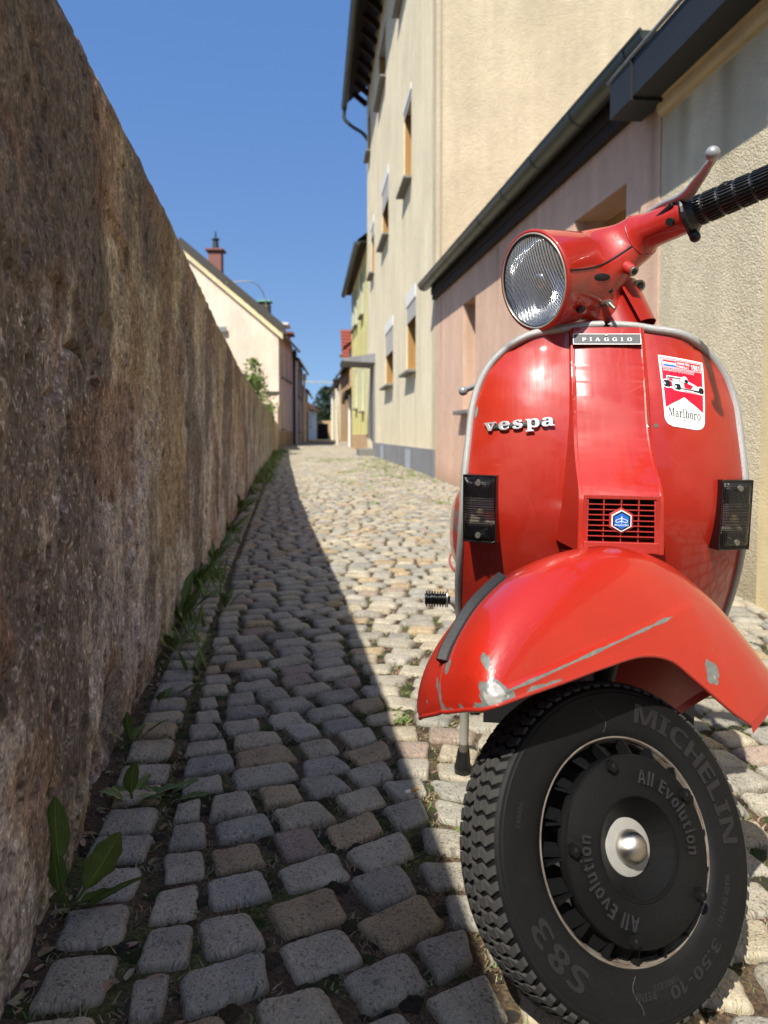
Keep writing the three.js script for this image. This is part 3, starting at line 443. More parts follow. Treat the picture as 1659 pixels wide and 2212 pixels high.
// --- houses of the far left row
{
  const D = 8.2, a = rowHouse('rose_gable_house', 'pale rose gable house with cream verge board and two chimneys behind the old wall', -0.15, -33.65, 0.52, -39.25, 'left', D, 0.1, 5.17, 3.45, MAT.paleRose, MAT.tileDark, { wins: [[0.9, 1.7, 3.3, 4.5], [2.6, 3.4, 3.3, 4.5], [0.9, 1.7, 1.0, 2.2], [4.1, 4.8, 3.3, 4.5]], gableOver: 0.16 });
  const t = a.t, z = a.z;
  // verge board following the gable
  const vb = []; for (const s of [0, 1]) { const e = s ? D : 0, A = [-0.17, 5.0 + (s ? 0 : 0), z(s ? D + 0.2 : -0.2)], B = [-0.17, 5.17 + 3.85 - 0.02, z(D / 2)]; const g = rod(A, B, 0.15, 0.15, 4); vb.push(g); }
  part('verge_board', merge([(() => { const s = new THREE.Shape(); [[-0.2, 4.82], [D / 2, 8.46], [D + 0.2, 4.82], [D + 0.2, 5.06], [D / 2, 8.70], [-0.2, 5.06]].forEach((p, i) => i ? s.lineTo(...p) : s.moveTo(...p)); let g = new THREE.ExtrudeGeometry(s, { depth: 0.12, bevelEnabled: false }); g.rotateY(-Math.PI / 2); g = flipZ(g); g.translate(-0.02, 0, 0); return g; })()]), MAT.creamTrim, t);
  part('verge_tiles', (() => { const s = new THREE.Shape(); [[-0.3, 5.03], [D / 2, 8.71], [D + 0.3, 5.03], [D + 0.3, 5.42], [D / 2, 9.12], [-0.3, 5.42]].forEach((p, i) => i ? s.lineTo(...p) : s.moveTo(...p)); let g = new THREE.ExtrudeGeometry(s, { depth: 0.2, bevelEnabled: false }); g.rotateY(-Math.PI / 2); g = flipZ(g); g.translate(0.02, 0, 0); return g; })(), MAT.tileDark, t);
  const ch = (x, zz, y0, y1, w, m, cap, nm, lab) => { const c = part('chimney', box(w, y1 - y0, w, x, (y0 + y1) / 2, zz), m, t, lab); return c; };
  const c1 = ch(3.2, z(3.3), 7.2, 9.3, 0.6, MAT.brick, null, '', 'red brick chimney with dark pot');
  part('chimney_cap', box(0.84, 0.08, 0.84, 3.2, 9.34, z(3.3)), MAT.brick, c1); part('chimney_pot', merge([rod([3.2, 9.38, z(3.3)], [3.2, 9.85, z(3.3)], 0.16, 0.12), rod([3.2, 9.85, z(3.3)], [3.2, 10.25, z(3.3)], 0.05, 0.03), rod([3.2, 9.86, z(3.3)], [3.2, 9.92, z(3.3)], 0.19, 0.14)]), MAT.iron, c1);
  const c2 = ch(2.7, z(0.95), 5.5, 6.78, 0.5, MAT.tileDark, null, '', 'dark chimney with green copper cap');
  part('chimney_cap', box(0.66, 0.07, 0.62, 2.7, 6.9, z(0.95)), MAT.patina, c2); part('cap_leg', merge([-1, 1].flatMap((i) => [-1, 1].map((j) => box(0.05, 0.12, 0.05, 2.7 + i * 0.2, 6.82, z(0.95) + j * 0.2)))), MAT.iron, c2);
  part('roof_vent', box(0.2, 0.5, 0.3, 1.6, 7.0, z(1.95)), MAT.iron, t);
  part('floodlight', merge([box(0.1, 0.24, 0.3, -0.14, 5.25, z(2.35), 0.02), rod([-0.14, 5.25, z(2.35)], [0, 5.25, z(2.35)], 0.03)]), MAT.zinc, t);
  part('aerial_cable', tube([[-0.2, 7.2, z(2.2)], [0.3, 7.35, z(1.7)], [1.2, 7.5, z(1.25)], [2.2, 7.2, z(0.95)], [2.6, 6.2, z(0.8)]], 0.02, 30), MAT.creamTrim, t);
  part('downpipe', merge([rod([5.3, 5.0, z(-0.12)], [5.3, 0.2, z(-0.12)], 0.06), box(0.26, 0.34, 0.2, 5.3, 4.75, z(-0.14), 0.02)]), MAT.iron, t);
  part('base_band', uvm(boxAB(0, a.L, 0, 0.9, z(-0.001), z(-0.03))), MAT.tanRender, t);
}
{
  const b = rowHouse('grey_house', 'grey rendered house with white rainwater hoppers next along from the rose gable house', 0.54, -39.4, 1.27, -48.4, 'left', 7.5, 0.1, 4.75, 3.2, MAT.greyRender, MAT.tileDark, { wins: [[1.2, 2.1, 2.9, 4.2], [4.2, 5.1, 2.9, 4.2], [6.8, 7.7, 2.9, 4.2], [4.2, 5.1, 0.9, 2.1]] });
  part('dormer', merge([box(1.5, 0.9, 1.2, 2.6, 6.1, b.z(1.2)), box(1.7, 0.12, 1.5, 2.6, 6.6, b.z(1.1))]), MAT.whiteRender, b.t); part('dormer', merge([box(1.5, 0.9, 1.2, 6.2, 6.1, b.z(1.2)), box(1.7, 0.12, 1.5, 6.2, 6.6, b.z(1.1))]), MAT.tileBrown, b.t);
  for (const x of [0.25, 8.6]) part('downpipe', merge([rod([x, 4.5, b.z(-0.12)], [x, 0.2, b.z(-0.12)], 0.06), box(0.26, 0.4, 0.2, x, 4.3, b.z(-0.14), 0.02)]), MAT.white, b.t);
  const c = rowHouse('brown_eaved_house', 'low rendered house with brown eaves and boarded gate far down the alley', 1.3, -48.6, 1.9, -58.2, 'left', 7, 0.1, 3.7, 3.0, MAT.tanRender, MAT.tileBrown, { wins: [[2, 2.9, 1.6, 2.7], [5, 5.9, 1.6, 2.7]] });
  for (let i = 0; i < 6; i++) part('plank', boxAB(7.2 + i * 0.25, 7.43 + i * 0.25, 0.25, 2.4, c.z(-0.02), c.z(-0.06)), MAT.darkWood, c.t);
  rowHouse('white_end_house', 'white gabled house with reddish roof closing the far end of the alley', 2.2, -70, 3.4, -78, 'left', 6.5, 0.1, 3.3, 2.6, MAT.whiteRender, MAT.tileBrown, { wins: [[2, 2.9, 1.5, 2.6]] });
  const g = thing('end_wall', 'pale low wall with dark gateway crossing the far end of the alley', 'wall'); g.position.set(3.4, 0, -79.5);
  part('wall', uvm(merge([boxAB(-1.2, 0.15, 0.1, 2.2, 0, 0.4), boxAB(1.25, 4, 0.1, 2.2, 0, 0.4), boxAB(0.15, 1.25, 1.9, 2.2, 0, 0.4)])), MAT.tanRender, g); part('gate', boxAB(0.15, 1.25, 0.1, 1.9, 0.15, 0.22), MAT.darkWood, g);
}
// --- pillar where the old wall ends
{
  const t = thing('wall_pillar', 'square plastered pillar with dark cap where the old wall meets the rose gable house', 'pillar'); t.position.set(-0.33, gy(-26.4), -26.5);
  part('shaft', uvm(box(0.34, 1.95, 0.34, 0, 0.95, 0)), MAT.paleRose, t); part('cap', box(0.46, 0.09, 0.46, 0, 1.965, 0, 0.015), MAT.tileDark, t);
  const y = thing('yard_wall', 'tan rendered yard wall running from the pillar to the rose gable house', 'wall'); y.position.set(-0.22, gy(-28), -26.68);
  part('wall', uvm(boxAB(-0.3, 0, -0.2, 1.82, 0, -6.9)), MAT.tanRender, y); part('coping', boxAB(-0.34, 0.04, 1.822, 1.88, 0, -6.9), MAT.tileDark, y);
}
// --- houses of the far right row
{
  const a = rowHouse('stone_barn', 'old stone barn with white upper gable and dark sloping roof behind the street lamp', 3.0, -33.5, 3.75, -44, 'right', 7, 0.1, 2.75, 2.6, MAT.stoneWall, MAT.tileBrown, { wins: [[6, 6.8, 1.4, 2.2]] });
  const s = new THREE.Shape(); s.moveTo(0.25, 2.6); s.lineTo(6.75, 2.6); s.lineTo(3.5, 5.1); s.closePath(); const g = new THREE.ExtrudeGeometry(s, { depth: 0.06, bevelEnabled: false }); g.rotateY(-Math.PI / 2); g.translate(-0.003, 0, 0); part('gable_render', uvm(g), MAT.whiteRender, a.t, 'white rendered gable triangle');
  part('downpipe', rod([0.3, 2.5, -0.1], [0.3, 0.2, -0.1], 0.05), MAT.white, a.t);
  const b = rowHouse('red_roof_house', 'house with bright red tiled roof and dark timbered upper storey behind the barn', 3.95, -45.5, 4.1, -55, 'right', 7, 0.1, 5.0, 3.0, MAT.tanRender, MAT.tileRed, { wins: [[1, 1.9, 3, 4.2], [4, 4.9, 3, 4.2]] });
  const dm = part('dormer', merge([boxAB(0.6, 3.2, 5.2, 6.1, 0.2, 3)]), MAT.darkWood, b.t); tiledRoof([0.3, 6.0, -0.25], [3.5, 6.0, -0.25], [3.5, 8.1, 2.6], [0.3, 8.1, 2.6], 8, MAT.tileRed, b.t);
  tiledRoof([5.6, 5.7, -0.1], [5.6, 5.7, 3.2], [7.6, 7.95, 3.2], [7.6, 7.95, -0.1], 9, MAT.tileRed, b.t); part('dormer', boxAB(6.2, 8.6, 4.9, 5.75, -0.02, 2), MAT.darkWood, b.t);
  for (let x = 0.9; x < 3; x += 0.7) part('window', boxAB(x, x + 0.5, 5.3, 5.95, 0.17, 0.2), MAT.white, b.t);
  const c = rowHouse('cream_far_house', 'cream house with brown roof and grey dormers near the far end on the right', 4.12, -56, 4.25, -66, 'right', 7, 0.1, 4.8, 3.2, MAT.creamTrim, MAT.tileBrown, { wins: [[1, 1.9, 2.9, 4.1], [4, 4.9, 2.9, 4.1]] });
  part('dormer', merge([box(1.5, 1, 1.4, 2.2, 6.2, 1.1), box(1.7, 0.12, 1.7, 2.2, 6.75, 1.0)]), MAT.greyRender, c.t);
  for (const x of [0.3, 9]) part('downpipe', rod([x, 4.6, -0.1], [x, 0.2, -0.1], 0.05), MAT.white, c.t);
}
// --- street lamp
{
  const t = thing('street_lamp', 'pale street lamp post with grey lantern in front of the stone barn', 'street lamp'); t.position.set(2.66, gy(-37.6), -37.6);
  part('post', rod([0.0, 0, 0], [-0.06, 2.75, 0], 0.075, 0.05), std({ color: '#d9cdb8', roughness: 0.6 }), t);
  part('lantern', merge([rod([-0.06, 2.75, 0], [-0.06, 2.85, 0], 0.05, 0.14), rod([-0.06, 2.85, 0], [-0.06, 3.15, 0], 0.12, 0.19, 6), rod([-0.06, 3.15, 0], [-0.06, 3.3, 0], 0.22, 0.04, 6), rod([-0.06, 3.3, 0], [-0.06, 3.42, 0], 0.025, 0.01)]), MAT.iron, t);
}
// --- tower crane far beyond, hills, trees
{
  const t = thing('tower_crane', 'thin pale tower crane jib crossing the sky between the far roofs', 'crane'); t.position.set(36, 0, -252);
  const y = 17.6, ch = []; for (const [dy, dz] of [[0, -0.5], [0, 0.5], [0.9, 0]]) ch.push(rod([-34, y + dy * 0.35 + 0.4, dz], [14, y + dy * 0.35 - 0.5, dz], 0.06, 0.06, 5)); for (let x = -34; x < 14; x += 1.2) ch.push(rod([x, y + 0.4 - 0.0187 * (x + 34), -0.5], [x + 0.6, y + 0.7 - 0.0187 * (x + 34), 0], 0.03, 0.03, 4));
  part('jib', merge(ch), std({ color: '#cfc39a', roughness: 0.6 }), t); const mast = []; for (const [a, b] of [[-0.7, -0.7], [0.7, -0.7], [0.7, 0.7], [-0.7, 0.7]]) mast.push(rod([a, 0, b], [a, y, b], 0.1, 0.1, 5)); part('mast', merge(mast), std({ color: '#cfc39a', roughness: 0.6 }), t);
  const hz = surf(80, 12, (u, v) => { const x = lerp(-600, 700, u), h = 26 * fbm(u * 5, 2, 3, 8) + 14; return [x, h * Math.sin(v * Math.PI / 2) * 1.15 - 2, -620 - 260 * v]; });
  const h = part('hill', uvm(hz, 0.02), std({ color: '#44562f', map: rep(T.mottle, 1), roughness: 1 }), scene); h.userData = { kind: 'structure' };
}
// ---------------------------------------------------------------- plants
const leafTex = dtex(128, 256, (u, v) => { const m = Math.exp(-(((u - 0.5) / 0.035) ** 2)), w = Math.abs(u - 0.5), ve = Math.pow(Math.abs(Math.sin((v - w * 0.55) * Math.PI * 13)), 14) * 0.5, n = fbm(u * 10, v * 20, 4, 77), k = 186 + 44 * (n - 0.5) - 22 * w; const q = clamp(m + ve * 0.5); return [k + 66 * q, k + 56 * q, k + 40 * q]; });
const leafMat = (r, g, b) => phy({ color: rgb(r, g, b), roughness: 0.55, transmission: 0.22, thickness: 0, map: leafTex, bumpMap: leafTex, bumpScale: 0.002 });
const LEAF = { weed: leafMat(0.19, 0.32, 0.055), weedB: leafMat(0.26, 0.38, 0.075), grass: leafMat(0.12, 0.2, 0.05), light: leafMat(0.40, 0.54, 0.15), tree: leafMat(0.06, 0.11, 0.035), dry: std({ color: rgb(0.24, 0.19, 0.11), roughness: 1 }) };
// a leaf from the origin: leans out by angle, length L, half width w, droops; lobes > 0 cuts the edge
function leafGeo(L, w, lean, droop, lobes, seed, stem = 0.35, n = 22) {
  const pts = []; let y = 0, z = 0, a = lean; for (let i = 0; i <= n; i++) { pts.push([y, z, a]); const st = L / n; y += Math.cos(a) * st; z += Math.sin(a) * st; a += droop / n * (0.4 + 1.2 * i / n); }
  return surf(6, n, (u, v) => {
    const i = Math.round(v * n), [yy, zz, aa] = pts[i], t = v < stem ? 0 : (v - stem) / (1 - stem);
    let ww = v < stem ? 0.002 + 0.0018 * v : w * Math.pow(Math.sin(Math.PI * Math.pow(t, 0.75)), 0.8) + 0.002 * (1 - t);
    if (lobes && t > 0.02) ww *= 1 - 0.34 * Math.abs(Math.sin(t * Math.PI * lobes + seed)) * (1 - t * 0.7);
    const s = u * 2 - 1, fold = 0.28 * ww * Math.abs(s) + 0.05 * ww * Math.sin(v * 30 + seed) * Math.abs(s), nx = s * ww + 0.006 * Math.sin(v * 3 + seed);
    return [nx, yy - Math.sin(aa) * fold * -1, zz - Math.cos(aa) * fold];
  });
}
function weed(x, z, label, leaves, mat = LEAF.weed) { // leaves: [turn, length, half width, lean, droop, lobes]
  const t = thing('weed', label, 'weed', 'weeds at the foot of the old wall'); t.position.set(x, gy(z) - 0.012, z);
  leaves.forEach((l, i) => { const m = part('leaf', leafGeo(l[1], l[2], l[3], l[4], l[5] ?? 0, i * 1.7 + x * 10, l[6] ?? 0.3), i % 3 === 2 ? LEAF.weedB : mat, t); m.rotation.order = 'YZX'; m.rotation.set(0, l[0], l[7] ?? 0); });
  return t;
}
{
  const R = rng(99), ring = (n, L, w, lean, droop, lob) => Array.from({ length: n }, (_, i) => [i / n * 6.28 + R(), L * (0.6 + 0.6 * R()), w * (0.7 + 0.5 * R()), lean * (0.6 + 0.7 * R()), droop * (0.5 + R()), lob]);
  weed(-0.335, -1.205, 'largest weed at the wall foot with one tall upright leaf and broad toothed leaf', [[0.25, 0.192, 0.019, 0.02, 0.06, 0, 0.45, 0.06], [-0.1, 0.11, 0.014, 0.05, 0.1, 0, 0.35, 0.22], [0.3, 0.15, 0.027, 0.1, 0.25, 3, 0.3, -0.55], [0.2, 0.165, 0.004, 0.35, 0.35, 0, 0.2, -1.05], [0.3, 0.07, 0.008, 0.9, 0.4, 2], [0.6, 0.09, 0.012, 0.5, 0.5, 2, 0.3, -0.9]]);
  weed(-0.30, -1.55, 'low weed with one upright narrow leaf beside the hollow in the wall base', [[0.4, 0.105, 0.014, 0.15, 0.3, 0], [1.9, 0.10, 0.016, 1.2, 0.5, 2], [2.9, 0.09, 0.014, 1.1, 0.4, 2], [-1.4, 0.075, 0.013, 0.9, 0.5, 0], [1.1, 0.08, 0.012, 1.0, 0.4, 3], [-2.4, 0.07, 0.012, 1.1, 0.4, 0]]);
  weed(-0.235, -1.56, 'flat weed with spreading pointed leaves out on the second row of setts', [[1.3, 0.095, 0.013, 1.25, 0.3, 2], [0.2, 0.075, 0.012, 0.9, 0.4, 0], [2.4, 0.08, 0.013, 1.2, 0.3, 2], [-0.9, 0.07, 0.011, 1.0, 0.4, 0], [-2.2, 0.06, 0.01, 1.1, 0.4, 0]]);
  weed(-0.36, -1.84, 'small upright weed rising behind the hollow in the wall base', [[0.1, 0.10, 0.012, 0.12, 0.3, 2], [1.6, 0.11, 0.011, 0.8, 0.4, 2], [2.6, 0.07, 0.012, 0.8, 0.5, 0], [-1.2, 0.07, 0.01, 0.7, 0.4, 0]]);
  weed(-0.335, -2.12, 'weed with a single long leaf lying over the gutter setts', [[1.45, 0.15, 0.016, 0.95, 0.35, 2], [0.2, 0.08, 0.012, 0.6, 0.5, 2], [2.6, 0.07, 0.012, 0.9, 0.4, 0]]);
  weed(-0.37, -2.62, 'bushy weed with yellowish arching leaves below the large bushy clump', ring(9, 0.13, 0.015, 0.75, 0.6, 3), LEAF.weedB);
  weed(-0.385, -3.0, 'large bushy weed clump with long upright toothed leaves at the wall foot', ring(13, 0.20, 0.02, 0.5, 0.6, 3));
  weed(-0.39, -3.55, 'tall dense weed clump just beyond the large bushy clump', ring(12, 0.22, 0.02, 0.4, 0.6, 2));
  weed(-0.235, -3.2, 'thin weed standing alone between the gutter course and the setts', ring(5, 0.10, 0.011, 0.5, 0.5, 2));
  weed(-0.385, -4.3, 'leafy weed clump halfway along the shaded wall foot', ring(11, 0.2, 0.018, 0.6, 0.6, 3));
  weed(-0.37, -5.4, 'spreading pale weed clump at the far shaded wall foot', ring(12, 0.22, 0.018, 0.8, 0.6, 3), LEAF.weedB);
  weed(-0.36, -6.6, 'last weed clump that can be told apart along the wall foot', ring(12, 0.24, 0.02, 0.6, 0.7, 3));
  // grass and small growth at the wall foot, and in the joints: nobody could count it
  const blades = (n, h, seed, spread, bw = 0.0022) => { const r = rng(seed), g = []; for (let i = 0; i < n; i++) { const a = r() * 6.28, l = h * (0.5 + 0.7 * r()), q = leafGeo(l, bw * (0.8 + r()), 0.3 + 0.7 * r(), 0.8 * r(), 0, i, 0.05, 4); q.rotateY(a); q.translate((r() - 0.5) * spread, 0, (r() - 0.5) * spread); g.push(q); } return merge(g); };
  const inst = (name, geo, mat, n, put, label, cat) => { const im = new THREE.InstancedMesh(geo, mat, n), m = new THREE.Matrix4(), q = new THREE.Quaternion(), s = V3(), p = V3(), c = new THREE.Color(); for (let i = 0; i < n; i++) { const o = put(i); p.set(o.x, o.y, o.z); q.setFromEuler(new THREE.Euler(0, R() * 6.28, 0)); s.setScalar(o.s); if (o.sy) s.y *= o.sy; m.compose(p, q, s); im.setMatrixAt(i, m); im.setColorAt(i, c.setRGB(...o.c)); } im.name = name; im.castShadow = im.receiveShadow = true; im.userData = { kind: 'stuff', label, category: cat }; scene.add(im); return im; };
  const tint = (a, b) => mix3(a, b, R()).map((v) => v * (0.8 + 0.4 * R()));
  const bladeMat = phy({ color: 0xffffff, roughness: 0.7, transmission: 0.15, thickness: 0 });
  inst('wall_foot_grass', blades(16, 0.11, 4, 0.10), bladeMat, 190, () => { const d = 2.2 + Math.pow(R(), 0.8) * 24; return { x: leftX(d) + 0.02 + R() * (0.05 + 0.012 * d), y: gy(-d) - 0.012, z: -d, s: 0.55 + R() * 0.9, c: tint([0.11, 0.19, 0.04], [0.2, 0.27, 0.07]) }; }, 'short green grass along the foot of the old wall', 'grass');
  inst('joint_grass', blades(8, 0.016, 5, 0.026, 0.0007), bladeMat, 3400, () => { const j = joints[(R() * joints.length) | 0], sh = j[0] < 0.26; return { x: j[0] + (R() - 0.5) * 0.014, y: gy(j[1]) - 0.012, z: j[1] + (R() - 0.5) * 0.014, s: 0.4 + R() * 0.75, c: R() < 0.7 ? tint([0.22, 0.17, 0.10], [0.33, 0.27, 0.16]) : tint([0.08, 0.12, 0.03], [0.15, 0.19, 0.06]) }; }, 'dry grass and tiny weeds in the joints between the setts', 'grass');
  const clump = (() => { const g = new THREE.IcosahedronGeometry(1, 3), p = g.attributes.position; for (let i = 0; i < p.count; i++) { const v = V3().fromBufferAttribute(p, i), k = 0.75 + 0.6 * vn(v.x * 4 + 9, v.y * 4 + v.z * 5 + 9, 3) + 0.25 * vn(v.x * 11 + 30, v.z * 11 + v.y * 7 + 30, 4); p.setXYZ(i, v.x * k, Math.max(0, v.y) * 0.55 * k, v.z * k); } g.computeVertexNormals(); return g; })();
  inst('joint_moss', clump, std({ color: 0xffffff, roughness: 1, map: rep(T.soilB, 2), bumpMap: rep(T.soilB, 6), bumpScale: 0.004 }), 1500, () => { const j = joints[(R() * joints.length) | 0]; return { x: j[0] + (R() - 0.5) * 0.012, y: gy(j[1]) - 0.012, z: j[1] + (R() - 0.5) * 0.012, s: 0.007 + 0.011 * R(), sy: 0.8, c: R() < 0.45 ? tint([0.11, 0.15, 0.03], [0.2, 0.25, 0.06]) : tint([0.10, 0.075, 0.04], [0.18, 0.14, 0.08]) }; }, 'moss and soil crumbs in the joints between the setts', 'moss');
  inst('lane_moss', blades(14, 0.03, 8, 0.09), bladeMat, 900, () => { const d = 7 + R() * 12, x = lerp(0.5, rightX(d), Math.pow(R(), 0.7)), p = fbm(x * 1.3, d * 0.9, 3, 4); return { x, y: gy(-d) - 0.012 - (p < 0.5 ? 0.05 : 0), z: -d, s: 0.6 + R(), c: tint([0.16, 0.2, 0.05], [0.28, 0.3, 0.09]) }; }, 'patches of grass growing between the sunlit setts further up the lane', 'grass');
  const flake = leafGeo(0.022, 0.006, 1.2, 0.9, 0, 2, 0.02, 6); inst('wall_foot_litter', flake, std({ color: 0xffffff, roughness: 1 }), 420, () => { const d = 0.9 + Math.pow(R(), 1.5) * 5; return { x: leftX(d) + 0.005 + Math.pow(R(), 2) * 0.22, y: gy(-d) - 0.006, z: -d, s: 0.35 + 0.7 * R(), c: tint([0.16, 0.11, 0.06], [0.34, 0.27, 0.17]) }; }, 'dry leaf scraps and crumbs along the wall foot', 'litter');
  // bright green sprigs in sunlit joints beside the front wheel
  for (const [x, z, lab] of [[0.335, -1.335, 'bright green moss sprig in the joint left of the front tyre'], [0.30, -1.92, 'small green sprig in a sunlit joint near the shadow edge'], [0.372, -1.255, 'small bright sprig touching the front tyre side']]) {
    const r = rng(x * 1e4), g = []; for (let i = 0; i < 46; i++) { const q = leafGeo(0.008 + 0.010 * r(), 0.0022 + 0.002 * r(), 0.3 + r(), 0.5, 0, i, 0.1, 5); q.rotateY(r() * 6.28); q.translate((r() - 0.5) * 0.04, 0.004 + 0.006 * r(), (r() - 0.5) * 0.05); g.push(q); }
    const t = thing('moss_sprig', lab, 'moss'); t.position.set(x, gy(z) - 0.014, z); part('leaves', merge(g), LEAF.light, t);
  }
  // shrub over the far end of the wall
  const bushy = (n, rad, hgt, size, seed, lift = 0, squash = 1) => { const r = rng(seed), g = []; for (let i = 0; i < n; i++) { const a = r() * 6.28, u = Math.pow(r(), 0.6), hh = r(), env = Math.sin(Math.PI * (0.12 + 0.8 * hh)) * (0.65 + 0.5 * vn(a * 1.3 + 5, hh * 4, seed)), q = leafGeo(size * (0.7 + 0.6 * r()), size * 0.3, 0.5 + r(), 0.8, 0, i, 0.1, 3); q.rotateZ((r() - 0.5) * 2); q.rotateY(r() * 6.28); q.translate(Math.cos(a) * rad * u * env, lift + hh * hgt, Math.sin(a) * rad * u * env * squash); g.push(q); } return merge(g); };
  { const t = thing('shrub', 'light green shrub growing over the old wall in front of the rose gable', 'shrub'); t.position.set(-0.78, 0.1, -21.5); part('foliage', bushy(1300, 0.68, 1.9, 0.12, 5, 0.35), LEAF.light, t); part('foliage', bushy(520, 0.42, 1.2, 0.11, 6, 1.5), LEAF.light, t); part('stem', merge([rod([0, 0, 0], [0.05, 2.0, 0], 0.03, 0.008), rod([0, 0.6, 0], [-0.2, 1.9, 0.1], 0.015, 0.005), rod([0, 0.8, 0], [0.25, 1.7, -0.1], 0.015, 0.005)]), std({ map: T.bark, roughness: 1 }), t); }
  { const t = thing('creeper', 'low green growth trailing over the wall top beside the pillar', 'plant'); t.position.set(-0.5, 1.2, -24.2); part('foliage', bushy(700, 0.32, 0.5, 0.09, 15, -0.05, 4), LEAF.weedB, t); part('stem', rod([0, -0.5, 0], [0, 0.3, 0], 0.02, 0.01), std({ map: T.bark }), t); }
  // trees beyond the end of the alley
  const tree = (x, z, h, rad, label, seed, mat = LEAF.tree) => { const t = thing('tree', label, 'tree', 'trees beyond the end of the alley'); t.position.set(x, 0, z); part('trunk', merge([rod([0, 0, 0], [0, h * 0.7, 0], h * 0.03, h * 0.012), rod([0, h * 0.4, 0], [rad * 0.5, h * 0.75, 0], h * 0.014, h * 0.005), rod([0, h * 0.45, 0], [-rad * 0.5, h * 0.78, rad * 0.2], h * 0.014, h * 0.005)]), std({ map: T.bark, roughness: 1 }), t); part('crown', bushy(3200, rad, h * 0.8, 0.34, seed, h * 0.2), mat, t); };
  tree(5.6, -96, 6.6, 2.6, 'dense dark green tree rising over the white far house', 31); tree(8.6, -104, 7.2, 3, 'dark green tree partly hidden by the far right roofs', 32); tree(2.2, -110, 5.4, 2.4, 'lower dark green tree at the far left roofs', 33); tree(6.6, -88, 3.6, 1.6, 'small lighter green tree in front of the dense dark tree', 34, LEAF.light);
  // litter
  { const t = thing('cigarette_butt', 'white and tan cigarette butt lying in a joint at the shadow edge', 'cigarette butt'); t.position.set(0.247, gy(-1.5) + 0.006, -1.5); t.rotation.set(0, 0.5, 0.08); part('filter', rod([0.004, 0, 0], [0.024, -0.002, 0], 0.0037, 0.0038, 12), std({ color: '#b98a55', roughness: 0.9 }), t); part('paper', rod([-0.008, 0.001, 0], [0.004, 0, 0], 0.0039, 0.0038, 12), MAT.white, t); }
}
// ---------------------------------------------------------------- the red scooter
// Body frame: origin on the ground below the top of the leg shield, z forward (towards the camera), x to the rider's left, y up.
const scooter = thing('scooter', 'red vintage motor scooter with worn mudguard parked with its front wheel turned', 'scooter');
scooter.position.set(0.510, 0, -1.194); scooter.rotation.order = 'YXZ'; scooter.rotation.set(0, -14 * D2R, -0.8 * D2R);
